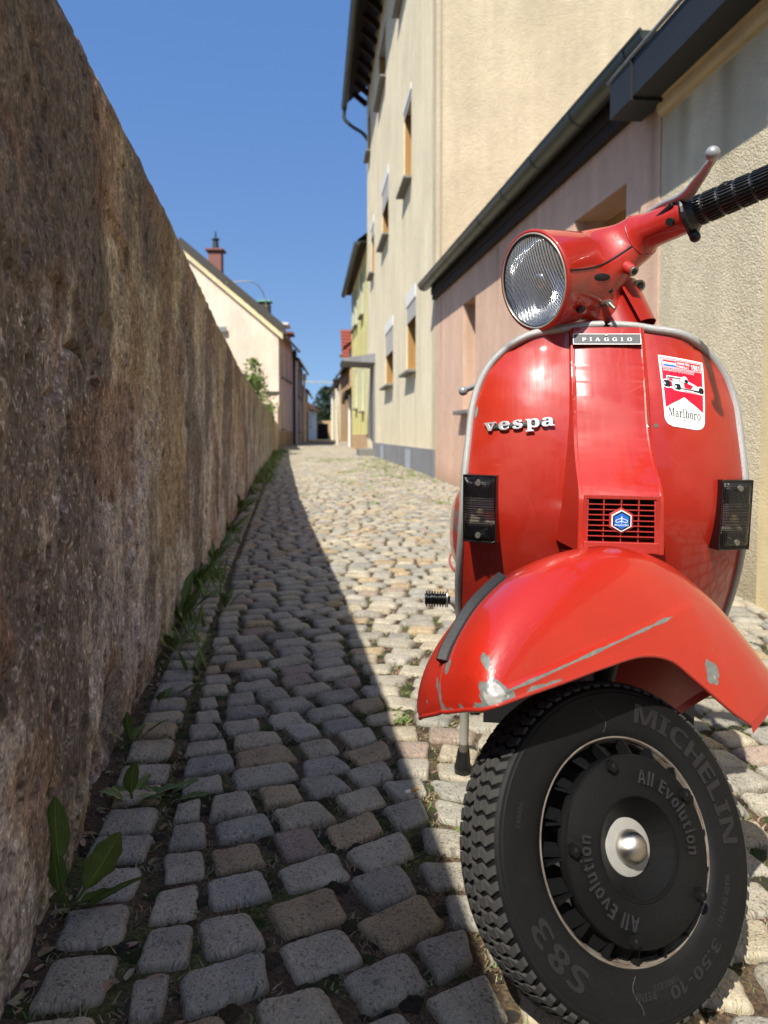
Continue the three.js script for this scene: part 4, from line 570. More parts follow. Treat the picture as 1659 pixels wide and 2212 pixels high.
// steering: everything that turns with the handlebar is built straight ahead and turned about the raked axis
const STQ = V3(0, 0.215, 0.285), RAKE = 26 * D2R, STA = V3(0, Math.cos(RAKE), -Math.sin(RAKE)), STEER = -61 * D2R;
const SM = new THREE.Matrix4().makeTranslation(STQ.x, STQ.y, STQ.z).multiply(new THREE.Matrix4().makeRotationAxis(STA, STEER)).multiply(new THREE.Matrix4().makeTranslation(-STQ.x, -STQ.y, -STQ.z));
function sp(name, geo, mat, label) { const m = part(name, geo, mat, scooter, label); m.applyMatrix4(SM); return m; }
const PM = {};
{
  const peelB = dtex(512, 512, (u, v) => fbm(u * 70, v * 70, 2, 301, 70, 70), false), dust = dtex(512, 512, (u, v) => 0.2 + 0.35 * fbm(u * 6, v * 6, 5, 311, 6, 6) + 0.25 * sst(0.55, 0.7, fbm(u * 3, v * 3, 4, 321, 3, 3)) + 0.1 * vn(u * 200, v * 8, 3, 200, 8), false);
  const red = { color: rgb(0.39, 0.016, 0.006), roughness: 0.48, roughnessMap: null, clearcoat: 0.75, clearcoatRoughness: 0.07, bumpMap: rep(peelB, 1), bumpScale: 0.00022 };
  const SR = rng(61), scr = Array.from({ length: 22 }, () => { const x = SR(), y = SR(), a = SR() * 6.28, l = 0.02 + 0.09 * SR() * SR(); return [x, y, x + l * Math.cos(a), y + l * Math.sin(a), 0.3 + 0.7 * SR()]; }), scratch = (u, v) => { let m = 0; for (const q of scr) { const dx = q[2] - q[0], dy = q[3] - q[1]; const px = u - q[0], py = v - q[1]; if (Math.abs(px) > 0.13 || Math.abs(py) > 0.13) continue; const t = clamp((px * dx + py * dy) / (dx * dx + dy * dy)), d = Math.hypot(px - t * dx, py - t * dy); m = Math.max(m, q[4] * (1 - sst(0.0006, 0.0016, d))); } return m; };
  const faded = dtex(1024, 1024, (u, v) => { const sc = scratch(u, v) * 34; const a = fbm(u * 5, v * 5, 5, 331, 5, 5), s = sst(0.62, 0.8, vn(u * 160, v * 160, 5, 160, 160)) * 0.02; const k = 0.93 + 0.1 * a; const h = sst(0.5, 0.75, fbm(u * 4, v * 4, 4, 341, 4, 4)) * 10; return [170 * k + h * 0.3 - 200 * s + sc * 0.4, 33 * k + h - 20 * s + sc, 15 * k + h * 0.8 - 10 * s + sc]; });
  PM.red = phy({ ...red, color: 0xffffff, map: rep(faded, 2.3), roughnessMap: rep(dust, 3), roughness: 1.0, clearcoatRoughness: 0.07 });
  PM.redPlain = phy({ ...red, color: rgb(0.37, 0.015, 0.006) });
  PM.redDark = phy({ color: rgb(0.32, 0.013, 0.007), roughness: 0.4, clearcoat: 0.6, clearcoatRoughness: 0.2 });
  PM.alu = std({ color: '#b4b7b8', roughness: 0.48, metalness: 0.35, map: rep(T.mottle, 9), bumpMap: rep(T.graniteB, 9), bumpScale: 0.0004 });
  PM.aluDark = std({ color: '#a3a6aa', roughness: 0.34, metalness: 0.3, map: rep(T.mottle, 6) });
  PM.chrome = std({ color: '#d8d8d6', roughness: 0.08, metalness: 1 });
  PM.chromeWorn = std({ color: '#c9c7c2', roughness: 0.16, metalness: 1, map: rep(T.mottle, 12), bumpMap: rep(T.graniteB, 18), bumpScale: 0.0002 });
  const rub = dtex(512, 512, (u, v) => { const a = fbm(u * 6, v * 6, 4, 351, 6, 6), b = sst(0.86, 0.93, vn(u * 230, v * 230, 5, 230, 230)); const k = 14 + 8 * a + 24 * b; return [k, k, k + 1]; });
  PM.rubber = phy({ map: rep(rub, 4), roughness: 0.55, specularIntensity: 0.4, bumpMap: rep(T.graniteB, 20), bumpScale: 0.0002 });
  PM.tread = std({ color: '#363636', map: rep(T.mottle, 7), roughness: 0.85, bumpMap: rep(T.graniteB, 16), bumpScale: 0.0006 });
  PM.blackRubber = std({ color: '#161617', roughness: 0.45 });
  PM.grip = std({ color: '#121213', roughness: 0.38 });
  PM.crackle = phy({ color: '#0c0c0d', roughness: 0.45, specularIntensity: 0.35, bumpMap: rep(T.graniteB, 34), bumpScale: 0.0007 });
  PM.crackleLetter = phy({ color: '#1b1b1f', roughness: 0.34, specularIntensity: 1, bumpMap: rep(T.graniteB, 40), bumpScale: 0.0008 });
  PM.rubberLetter = phy({ color: '#1d1d20', roughness: 0.4, specularIntensity: 0.8 });
  PM.strip = std({ color: '#0d0d11', roughness: 0.55, bumpMap: rep(T.graniteB, 26), bumpScale: 0.0004 });
  PM.rust = std({ map: rep(T.rust, 6), roughness: 0.8, metalness: 0.2 });
  PM.greyPlate = std({ color: '#a7a8a6', roughness: 0.55, metalness: 0.3, map: rep(T.mottle, 10) });
  PM.black = std({ color: '#0b0b0c', roughness: 0.6 }); PM.gloss = phy({ color: '#0d0d0f', roughness: 0.22, clearcoat: 0.5 });
  PM.screw = std({ color: '#8d8a82', roughness: 0.4, metalness: 0.8 });
  PM.white = std({ color: '#f2f2ee', roughness: 0.4 });
}
// ---- leg shield surface
const ZC = [[0.24, 0.28, 0.35, 0.42, 0.5, 0.55, 0.6, 0.66, 0.72, 0.778, 0.83, 0.87, 0.89, 0.907], [-0.12, -0.1, -0.075, -0.04, -0.002, 0.018, 0.033, 0.039, 0.036, 0.024, 0.005, -0.014, -0.022, -0.029]];
const ZE = [[0.24, 0.3, 0.38, 0.42, 0.5, 0.558, 0.6, 0.653, 0.715, 0.778, 0.826, 0.86, 0.895, 0.907], [-0.19, -0.17, -0.142, -0.118, -0.062, -0.032, -0.022, -0.022, -0.034, -0.046, -0.052, -0.050, -0.036, -0.03]];
const WD = [[0.24, 0.26, 0.31, 0.36, 0.42, 0.47, 0.558, 0.653, 0.715, 0.778, 0.825, 0.861, 0.8895, 0.9, 0.905, 0.907], [0.17, 0.205, 0.222, 0.23, 0.234, 0.234, 0.23, 0.226, 0.221, 0.214, 0.198, 0.171, 0.126, 0.071, 0.04, 0.03]];
const smooth = (f, w) => (y) => { let a = 0, n = 0; for (let i = -4; i <= 4; i++) { const k = 5 - Math.abs(i); a += k * f(y + i * w / 4); n += k; } return a / n; };
const tab = (f, a, b, n = 400) => { const v = Array.from({ length: n + 1 }, (_, i) => f(lerp(a, b, i / n))); return (y) => { const t = clamp((y - a) / (b - a)) * n, i = Math.min(n - 1, Math.floor(t)); return lerp(v[i], v[i + 1], t - i); }; };
const zcF = tab(smooth((y) => cr(...ZC, y), 0.03), 0.23, 0.92), zeF = tab(smooth((y) => cr(...ZE, y), 0.03), 0.23, 0.92), wF = (y) => pl(...WD, y);
const LZ = (x, y) => { const c = zcF(y), e = zeF(y), w = Math.max(0.16, wF(y)); return c - (c - e) * Math.pow(Math.min(1, Math.abs(x) / w), 4); };
const LN = (x, y) => V3(-(LZ(x + 0.002, y) - LZ(x - 0.002, y)) / 0.004, -(LZ(x, y + 0.002) - LZ(x, y - 0.002)) / 0.004, 1).normalize();
{
  const half = [[0, 0.907], [0.04, 0.905], [0.071, 0.900], [0.126, 0.8895], [0.171, 0.861], [0.198, 0.825], [0.214, 0.778], [0.221, 0.715], [0.226, 0.653], [0.230, 0.558], [0.234, 0.47], [0.234, 0.42], [0.230, 0.36], [0.222, 0.31], [0.205, 0.265], [0.17, 0.242], [0.08, 0.24]];
  const all = [...half, [0, 0.24], ...half.slice(1).reverse().map((p) => [-p[0], p[1]])].map((p) => V3(p[0], p[1], 0)), curve = new THREE.CatmullRomCurve3(all, true, 'centripetal');
  const NA = 220, ol = curve.getSpacedPoints(NA), c0 = [0, 0.58], NR = 34;
  const face = surf(NA, NR, (u, v) => { const o = ol[Math.round(u * NA)], r = Math.pow(v, 0.8), x = c0[0] + (o.x - c0[0]) * r, y = c0[1] + (o.y - c0[1]) * r; return [x, y, LZ(x, y)]; }, (u, v) => { const o = ol[Math.round(u * NA)], r = Math.pow(v, 0.8); return [(o.x * r), c0[1] + (o.y - c0[1]) * r]; });
  const shield = part('leg_shield', face, PM.red, scooter);
  // edge trim
  const tr = ol.filter((p) => p.y > 0.33 || Math.abs(p.x) > 0.225).filter((p) => p.y > 0.33); const i0 = tr.findIndex((p, i) => i && tr[i].distanceTo(tr[i - 1]) > 0.05); const ord = i0 > 0 ? [...tr.slice(i0), ...tr.slice(0, i0)] : tr;
  part('edge_trim', tube(ord.map((p) => V3(p.x, p.y, LZ(p.x, p.y) + 0.001)), 0.0068, 260, 12), PM.alu, shield);
  for (const [x, y, r] of [[-0.2085, 0.762, 0.0035]]) { const n = LN(x, y), g = new THREE.CircleGeometry(1, 10); g.scale(r, r * 3, 1); g.lookAt(n); g.translate(x + n.x * 0.0006, y + n.y * 0.0006, LZ(x, y) + n.z * 0.0006); part('paint_chip', g, std({ color: '#777c78', roughness: 0.7 }), shield); }
  { const x = 0.071, y = 0.742, n = LN(x, y), g = new THREE.CircleGeometry(0.0038, 7); g.lookAt(n); g.translate(x + n.x * 0.0006, y, LZ(x, y) + 0.0008); part('paint_chip', g, std({ color: '#5d5a55', roughness: 0.7 }), shield); }
  // rear face of the shield, one sheet behind
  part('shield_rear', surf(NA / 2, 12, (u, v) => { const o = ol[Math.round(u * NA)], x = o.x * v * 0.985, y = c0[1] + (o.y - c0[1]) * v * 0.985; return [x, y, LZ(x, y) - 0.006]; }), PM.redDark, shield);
}
// ---- horn cover with grille and emblem
{
  const ZF = [[0.556, 0.60, 0.638, 0.65, 0.665, 0.685, 0.705, 0.73, 0.755, 0.80, 0.84, 0.873, 0.905], [0.152, 0.1488, 0.145, 0.136, 0.115, 0.092, 0.073, 0.056, 0.044, 0.0265, 0.0095, -0.0055, -0.019]];
  const zf = tab(smooth((y) => cr(...ZF, y), 0.012), 0.55, 0.91);
  const hw = (y) => pl([0.55, 0.60, 0.75, 0.9], [0.059, 0.0585, 0.056, 0.0555], y), hb = (y) => pl([0.55, 0.62, 0.75, 0.9], [0.078, 0.071, 0.063, 0.0605], y);
  const sec = (y) => { const w = hw(y), b = hb(y), z1 = zf(y), z0 = Math.min(LZ(b, y), z1) - 0.001, c = 0.003; return [[-b, z0], [-w - c, lerp(z0, z1, 0.72)], [-w - 0.0018, z1 - 0.0026], [-w + 0.002, z1], [-w + 0.004, z1 - 0.0006], [-w * 0.5, z1 + 0.0012], [0, z1 + 0.0022], [w * 0.5, z1 + 0.0012], [w - 0.004, z1 - 0.0006], [w - 0.002, z1], [w + 0.0018, z1 - 0.0026], [w + c, lerp(z0, z1, 0.72)], [b, z0]]; };
  const ys = []; for (let y = 0.902; y > 0.6395; y -= 0.0035) ys.push(y); ys.push(0.6395);
  const up = surf(12, ys.length - 1, (u, v) => { const y = ys[Math.round(v * (ys.length - 1))], s = sec(y)[Math.round(u * 12)]; return [s[0], y, s[1]]; }, (u, v) => [u * 0.12, v * 0.27]);
  const cover = part('horn_cover', toCreasedNormals(up, 0.6), PM.red, scooter);
  // sides beside the grille
  const lo = []; for (let y = 0.6395; y > 0.5555; y -= 0.006) lo.push(y); lo.push(0.5555);
  for (const s of [0, 1]) part('cover_side', toCreasedNormals(surf(5, lo.length - 1, (u, v) => { const y = lo[Math.round(v * (lo.length - 1))], q = sec(y), i = Math.round(u * 5); const p = i < 4 ? q[s ? 12 - i : i] : [(s ? 1 : -1) * (hw(y) - 0.006 * (i - 3)), zf(y)]; return [p[0], y, p[1]]; }, (u, v) => [u * 0.05, v * 0.08]), 0.6), PM.red, cover);
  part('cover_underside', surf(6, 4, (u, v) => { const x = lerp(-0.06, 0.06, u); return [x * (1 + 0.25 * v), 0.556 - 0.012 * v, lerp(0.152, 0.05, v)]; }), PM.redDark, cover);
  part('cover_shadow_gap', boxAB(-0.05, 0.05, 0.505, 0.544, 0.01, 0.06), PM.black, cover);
  const zz = (y) => zf(y), bars = [];
  // frame
  const fr = [boxAB(-0.053, 0.053, 0.6335, 0.6395, 0.118, 0.1475, 0.0012), boxAB(-0.053, 0.053, 0.5565, 0.5725, 0.118, 0.1535, 0.0015), boxAB(-0.0535, -0.0488, 0.5725, 0.634, 0.118, 0.1495), boxAB(0.0488, 0.0535, 0.5725, 0.634, 0.118, 0.1495)];
  const grille = part('grille', merge(fr), PM.redPlain, cover);
  const H = 7; for (let i = 1; i < H + 1; i++) { const y = lerp(0.5725, 0.6335, i / (H + 1)); part('grille_bar', box(0.0978, 0.0016, 0.013, 0, y, zz(y) - 0.0062, 0.0006), PM.redPlain, cover); }
  for (const x of [-0.0245, 0, 0.0245]) { const g = box(0.0017, 0.061, 0.014, x, 0.603, 0.1405); part('grille_bar', g, PM.redPlain, cover); }
  part('horn', merge([boxAB(-0.05, 0.05, 0.571, 0.636, 0.088, 0.092), (() => { const g = cyl(0.03, 0.03, 0.01, 24); g.rotateX(Math.PI / 2); g.translate(0, 0.603, 0.102); return g; })()]), PM.black, cover);
  // emblem
  const hex = (r, d, z, bev = 0.0008) => { const s = new THREE.Shape(); for (let i = 0; i < 6; i++) { const a = i * Math.PI / 3 + Math.PI / 2; i ? s.lineTo(r * Math.cos(a), r * Math.sin(a)) : s.moveTo(r * Math.cos(a), r * Math.sin(a)); } s.closePath(); const g = new THREE.ExtrudeGeometry(s, { depth: d, bevelEnabled: true, bevelSize: bev, bevelThickness: bev, bevelSegments: 2 }); g.translate(0, 0.603, z); return g; };
  part('emblem_holder', hex(0.0185, 0.006, 0.1425), PM.redPlain, cover);
  const em = ctex(512, 512, (c) => {
    const P = (r) => { c.beginPath(); for (let i = 0; i < 6; i++) { const a = i * Math.PI / 3 - Math.PI / 2; const x = 256 + r * Math.cos(a), y = 256 + r * Math.sin(a); i ? c.lineTo(x, y) : c.moveTo(x, y); } c.closePath(); };
    c.fillStyle = '#e9e9ea'; c.fillRect(0, 0, 512, 512); c.fillStyle = '#0b0d10'; P(232); c.fill(); c.fillStyle = '#1d66c4'; P(192); c.fill();
    c.strokeStyle = '#e4e8ea'; c.lineWidth = 15; c.lineJoin = 'round';
    // crest-like device: two leaf shaped loops about an upright point
    for (const s of [1, -1]) { c.beginPath(); c.moveTo(256, 190); c.bezierCurveTo(256 + s * 40, 205, 256 + s * 100, 215, 256 + s * 128, 245); c.bezierCurveTo(256 + s * 140, 270, 256 + s * 118, 292, 256 + s * 92, 292); c.bezierCurveTo(256 + s * 60, 285, 256 + s * 30, 262, 256, 258); c.stroke(); }
    c.beginPath(); c.moveTo(256, 118); c.lineTo(272, 190); c.lineTo(262, 300); c.lineTo(270, 312); c.lineTo(242, 312); c.lineTo(250, 300); c.lineTo(240, 190); c.closePath(); c.fillStyle = '#e4e8ea'; c.fill();
    c.fillStyle = '#eef0f2'; c.font = 'bold 66px serif'; c.textAlign = 'center'; c.save(); c.translate(256, 372); c.scale(1.1, 0.8); c.fillText('PIAGGIO', 0, 0); c.restore();
  });
  const e = part('emblem', hex(0.0155, 0.0025, 0.149, 0.0005), PM.white, cover); const fc = new THREE.CircleGeometry(0.0157, 6); fc.rotateZ(Math.PI / 2); { const p = fc.attributes.position, uv = new Float32Array(p.count * 2); for (let i = 0; i < p.count; i++) { uv[2 * i] = 0.5 + p.getX(i) / 0.0157 * 0.5; uv[2 * i + 1] = 0.5 + p.getY(i) / 0.0157 * 0.5; } fc.setAttribute('uv', new THREE.BufferAttribute(uv, 2)); } fc.translate(0, 0.603, 0.1523); part('emblem_face', fc, phy({ map: em, roughness: 0.3, clearcoat: 0.6 }), cover);
  // name plate at the top
  const a = Math.atan(0.44), plate = part('name_plate', box(0.108, 0.0205, 0.006, 0, 0, 0, 0.001), PM.black, scooter, 'black name plate with white border and letters'); plate.position.set(-0.0026, 0.8795, zf(0.8795) + 0.0042); plate.rotation.x = -a;
  const d = 0.00315, bw = 0.0009; part('plate_border', merge([boxAB(-0.0535, 0.0535, 0.0088, 0.0098, 0, d + 0.0006), boxAB(-0.0535, 0.0535, -0.0098, -0.0088, 0, d + 0.0006), boxAB(-0.0535, -0.0526, -0.0088, 0.0088, 0, d + 0.0006), boxAB(0.0526, 0.0535, -0.0088, 0.0088, 0, d + 0.0006)]), PM.white, plate);
  part('plate_field', boxAB(-0.0525, 0.0525, -0.0087, 0.0087, 0.002, d), std({ color: '#4f5254', roughness: 0.55 }), plate);
  const word = 'PIAGGIO', xs = [-0.036, -0.0255, -0.0145, -0.0005, 0.0125, 0.0238, 0.0355]; [...word].forEach((ch, i) => { const g = new TextGeometry(ch, { font: fontSerif, size: 0.0064, depth: 0.0008, curveSegments: 4 }); g.computeBoundingBox(); const w = (g.boundingBox.max.x + g.boundingBox.min.x) / 2; g.translate(-w, -0.0032, 0); g.scale(1.25, 1, 1); g.translate(xs[i], -0.0008, d); part('letter', g, PM.white, plate); });
  { const g = cyl(0.0022, 0.0022, 0.0016, 12); g.rotateX(Math.PI / 2); g.translate(-0.001, 0.0072, d + 0.0008); part('screw', g, PM.screw, plate); }
  // script badge on the right-hand side of the shield
  const badge = new THREE.Group(); badge.name = 'script_badge'; scooter.add(badge);
  { const pts = [-0.186, -0.16, -0.13, -0.105, -0.088].map((x) => V3(x, 0.7355 + (x + 0.193) * 0.1, LZ(x, 0.7355 + (x + 0.193) * 0.1) + 0.0032)); const bar = tube(pts, 1, 24, 6); const b2 = surf(24, 3, (u, v) => { const x = lerp(-0.188, -0.086, u), y = 0.7352 + (x + 0.193) * 0.1 + [-0.0036, -0.0036, 0.0036, 0.0036][Math.round(v * 3)], n = LN(x, y), h = [0, 0.0034, 0.0034, 0][Math.round(v * 3)]; return [x + n.x * h, y + n.y * h, LZ(x, y) + n.z * h]; }); part('backing_bar', b2, std({ color: '#3b3b39', roughness: 0.6, map: rep(T.mottle, 30) }), badge);
    const L = ['v', 'e', 's', 'p', 'a'], X = [-0.1835, -0.162, -0.1415, -0.119, -0.0955]; L.forEach((ch, i) => { const g = new TextGeometry(ch, { font: fontSerif, size: 0.0182, depth: 0.0028, curveSegments: 6, bevelEnabled: true, bevelSize: 0.0005, bevelThickness: 0.0006, bevelSegments: 2 }); g.computeBoundingBox(); const b = g.boundingBox; g.translate(-(b.max.x + b.min.x) / 2, -0.0068, 0); g.scale(1.45, 1, 1); g.rotateZ(0.1); const x = X[i], y = 0.7352 + (x + 0.193) * 0.1, n = LN(x, y); g.lookAt(n); g.translate(x + n.x * 0.003, y + n.y * 0.003, LZ(x, y) + n.z * 0.003); part('letter', g, std({ color: '#dcdee0', roughness: 0.3, metalness: 0.6 }), badge); }); }
}
// ---- sticker on the shield
{
  const tex = ctex(768, 1248, (c, W, H) => {
    c.fillStyle = '#f3f3f1'; c.fillRect(0, 0, W, H); const red = '#c8102e'; c.fillStyle = red; c.fillRect(34, 34, W - 68, 800 - 34); c.beginPath(); c.moveTo(34, 800); c.lineTo(34, 934); c.lineTo(384, 700); c.lineTo(W - 34, 934); c.lineTo(W - 34, 700); c.closePath(); c.fill(); c.fillStyle = '#f3f3f1'; c.beginPath(); c.moveTo(34, 944); c.lineTo(384, 706); c.lineTo(W - 34, 944); c.lineTo(W - 34, H); c.lineTo(34, H); c.fill();
    c.strokeStyle = '#f3f3f1'; c.lineWidth = 8; c.strokeRect(52, 52, W - 104, 150);
    // flag
    c.fillStyle = '#f3f3f1'; c.fillRect(66, 66, 224, 124); c.fillStyle = '#b3152b'; c.fillRect(72, 72, 212, 38); c.fillStyle = '#ffffff'; c.fillRect(72, 110, 212, 38); c.fillStyle = '#1c63b7'; c.fillRect(72, 148, 212, 38);
    const txt = (s, x, y, w, h, f, fill, stroke, lw) => { c.save(); c.font = f; const m = c.measureText(s); c.translate(x, y); c.scale(w / m.width, h); if (stroke) { c.lineWidth = lw; c.strokeStyle = stroke; c.strokeText(s, 0, 0); } if (fill) { c.fillStyle = fill; c.fillText(s, 0, 0); } c.restore(); };
    txt('GRAND PRIX', 306, 122, 216, 1.2, 'bold 50px sans-serif', '#f3f3f1'); txt('FORMULA 1', 306, 186, 200, 1.2, 'bold 50px sans-serif', '#f3f3f1'); txt('1981', 540, 186, 164, 2.2, 'bold 64px sans-serif', '#f3f3f1');
    txt('ZANDVOORT', 56, 268, 540, 1.0, 'bold 70px sans-serif', red, '#f3f3f1', 7);
    // single-seater racing car, seen from its front right: white halo, then body
    const poly = (p, f, s, lw) => { c.beginPath(); p.forEach((q, i) => i ? c.lineTo(...q) : c.moveTo(...q)); c.closePath(); if (s) { c.strokeStyle = s; c.lineWidth = lw; c.lineJoin = 'round'; c.stroke(); } if (f) { c.fillStyle = f; c.fill(); } };
    const body = [[30, 470], [60, 440], [110, 436], [110, 366], [360, 366], [386, 352], [410, 336], [440, 350], [470, 420], [560, 452], [640, 490], [700, 470], [744, 500], [744, 590], [700, 606], [600, 584], [420, 580], [300, 600], [220, 590], [180, 560], [80, 570], [36, 550]];
    poly(body, '#f3f3f1', '#f3f3f1', 22);
    poly([[112, 372], [352, 372], [352, 392], [128, 396], [128, 560], [112, 560]], '#17171a'); poly([[134, 400], [330, 398], [330, 440], [140, 446]], '#c8102e'); poly([[200, 404], [320, 402], [312, 436], [206, 440]], '#f6f6f4');
    poly([[150, 450], [370, 440], [420, 470], [560, 470], [690, 520], [690, 548], [560, 560], [400, 556], [200, 560], [150, 548]], '#f6f6f4'); poly([[390, 446], [500, 458], [560, 480], [520, 545], [400, 540]], '#c8102e'); poly([[150, 452], [182, 452], [196, 552], [150, 548]], '#c8102e'); poly([[560, 480], [680, 520], [680, 540], [540, 556]], '#f1f1ee');
    poly([[250, 546], [690, 548], [690, 566], [420, 572], [250, 562]], '#15151a'); txt('1', 600, 536, 20, 1, 'bold 40px sans-serif', '#c8102e');
    c.fillStyle = '#121214'; const tyre = (x, y, w, h) => { c.beginPath(); c.ellipse(x, y, w, h, 0, 0, 7); c.fill(); };
    tyre(74, 504, 40, 62); c.fillRect(74, 442, 60, 122); tyre(134, 504, 26, 60); tyre(262, 536, 42, 54); c.fillRect(262, 482, 50, 108); tyre(312, 536, 24, 54); tyre(716, 540, 40, 58); tyre(690, 540, 34, 56);
    c.fillStyle = '#d9d9d6'; c.beginPath(); c.ellipse(60, 504, 12, 26, 0, 0, 7); c.fill(); c.beginPath(); c.ellipse(250, 536, 14, 26, 0, 0, 7); c.fill();
    c.fillStyle = '#f6f6f4'; c.beginPath(); c.ellipse(412, 392, 34, 38, 0, 0, 7); c.fill(); c.strokeStyle = '#17171a'; c.lineWidth = 6; c.stroke(); c.fillStyle = '#17171a'; c.beginPath(); c.ellipse(440, 410, 34, 32, 0.3, 0, 7); c.fill(); poly([[330, 440], [470, 440], [470, 452], [330, 452]], '#17171a'); poly([[560, 560], [744, 572], [744, 590], [560, 580]], '#15151a'); poly([[200, 600], [744, 608], [744, 616], [300, 612]], '#c4c6c8');
    txt('Marlboro', 78, 1076, 612, 1.75, 'bold 120px serif', '#17221f'); txt('WORLD CHAMPIONSHIP TEAM', 120, 1134, 520, 1.15, 'bold 42px serif', '#17221f');
  });
  const TL = [0.0792, 0.8566], TR = [0.1538, 0.845], BR = [0.1479, 0.7339], BL = [0.0851, 0.743];
  const N = 40, f = (u, v) => { let r = 1; const k = 1 - v; const rb = 0.2; if (k > 1 - rb * 0.62) { const t = (k - (1 - rb * 0.62)) / (rb * 0.62); r = 1 - 2 * rb * (1 - Math.sqrt(Math.max(0, 1 - t * t))); } else if (k < 0.01) r = 0.985; const uu = 0.5 + (u - 0.5) * r; const x = lerp(lerp(BL[0], BR[0], uu), lerp(TL[0], TR[0], uu), v), y = lerp(lerp(BL[1], BR[1], uu), lerp(TL[1], TR[1], uu), v); return [x, y, uu]; };
  const g = surf(N, N, (u, v) => { const p = f(u, v), n = LN(p[0], p[1]); return [p[0] + n.x * 0.0008, p[1] + n.y * 0.0008, LZ(p[0], p[1]) + n.z * 0.0008]; }, (u, v) => [f(u, v)[2], v]);
  part('sticker', g, phy({ map: tex, roughness: 0.35, clearcoat: 0.3 }), scooter, 'red and white racing sticker with a single-seater car');
}
// ---- indicators
for (const s of [-1, 1]) {
  const gr = new THREE.Group(); gr.name = 'indicator'; scooter.add(gr); gr.position.set(s * 0.2015, 0.6025, 0.0165); gr.rotation.order = 'YXZ'; gr.rotation.set(0.04, s * 21 * D2R, 0);
  part('housing', merge([box(0.058, 0.112, 0.012, 0, 0, -0.033, 0.003), boxAB(-0.029, -0.0258, -0.056, 0.056, -0.034, 0.0002, 0.0012), boxAB(0.0258, 0.029, -0.056, 0.056, -0.034, 0.0002, 0.0012), boxAB(-0.0262, 0.0262, 0.0527, 0.056, -0.034, 0.0002, 0.0012), boxAB(-0.0262, 0.0262, -0.056, -0.0527, -0.034, 0.0002, 0.0012)]), PM.gloss, gr); part('gasket', box(0.06, 0.115, 0.02, 0, 0, -0.035, 0.003), PM.blackRubber, gr);
  const bump = dtex(256, 512, (u, v) => { const a = Math.abs(((u * 22) % 1) - 0.5) * 2, m = Math.abs(v - 0.48) < 0.2 ? Math.abs(((v * 30) % 1) - 0.5) * 2 : Math.abs(((v * 44) % 1) - 0.5) * 2; return Math.abs(v - 0.48) < 0.2 ? 0.3 * a + 0.7 * m : 0.6 * a + 0.4 * m; }, false);
  const lensTex = dtex(256, 512, (u, v) => { const mid = Math.abs(v - 0.48) < 0.2, a = Math.abs(((u * 22) % 1) - 0.5) * 2, m = Math.abs(((v * (mid ? 22 : 40)) % 1) - 0.5) * 2; const k = (mid ? 235 : 95) * (0.45 + 0.55 * sst(0.15, 0.5, a)) * (0.45 + 0.55 * sst(0.15, 0.5, m)); return [k, k * 0.98, k * 0.96]; });  // pale middle band paints the bright reflection into the lens tint
  part('reflector', surf(8, 16, (u, v) => { const x = lerp(-0.022, 0.022, u), y = lerp(-0.030, 0.024, v); return [x, y, -0.006 - 0.016 * (1 - (2 * v - 1) ** 2)]; }), std({ color: '#e6e2d4', roughness: 0.3, metalness: 0.35 }), gr);
  part('bulb', (() => { const q = new THREE.SphereGeometry(0.006, 12, 8); q.translate(0, -0.006, -0.004); return q; })(), std({ color: '#d8c9a0', roughness: 0.2 }), gr);
  const lensG = surf(12, 24, (u, v) => { const x = lerp(-0.0255, 0.0255, u), y = lerp(-0.0525, 0.0525, v), e = Math.max(Math.abs(u * 2 - 1), Math.abs(v * 2 - 1)); return [x, y, 0.0008 + 0.0045 * (1 - Math.pow(e, 10)) - 0.001 * (v * 2 - 1) ** 2]; });
  part('lens', lensG, phy({ map: lensTex, color: '#d8d5d0', transmission: 0.95, thickness: 0, roughness: 0.16, bumpMap: bump, bumpScale: 0.0011, clearcoat: 0.6, clearcoatRoughness: 0.1 }), gr);
  for (const y of [0.043, -0.043]) { const q = cyl(0.0052, 0.0045, 0.003, 16); q.rotateX(Math.PI / 2); q.translate(0, y, 0.0062); const sc = part('screw', q, PM.screw, gr); }
}
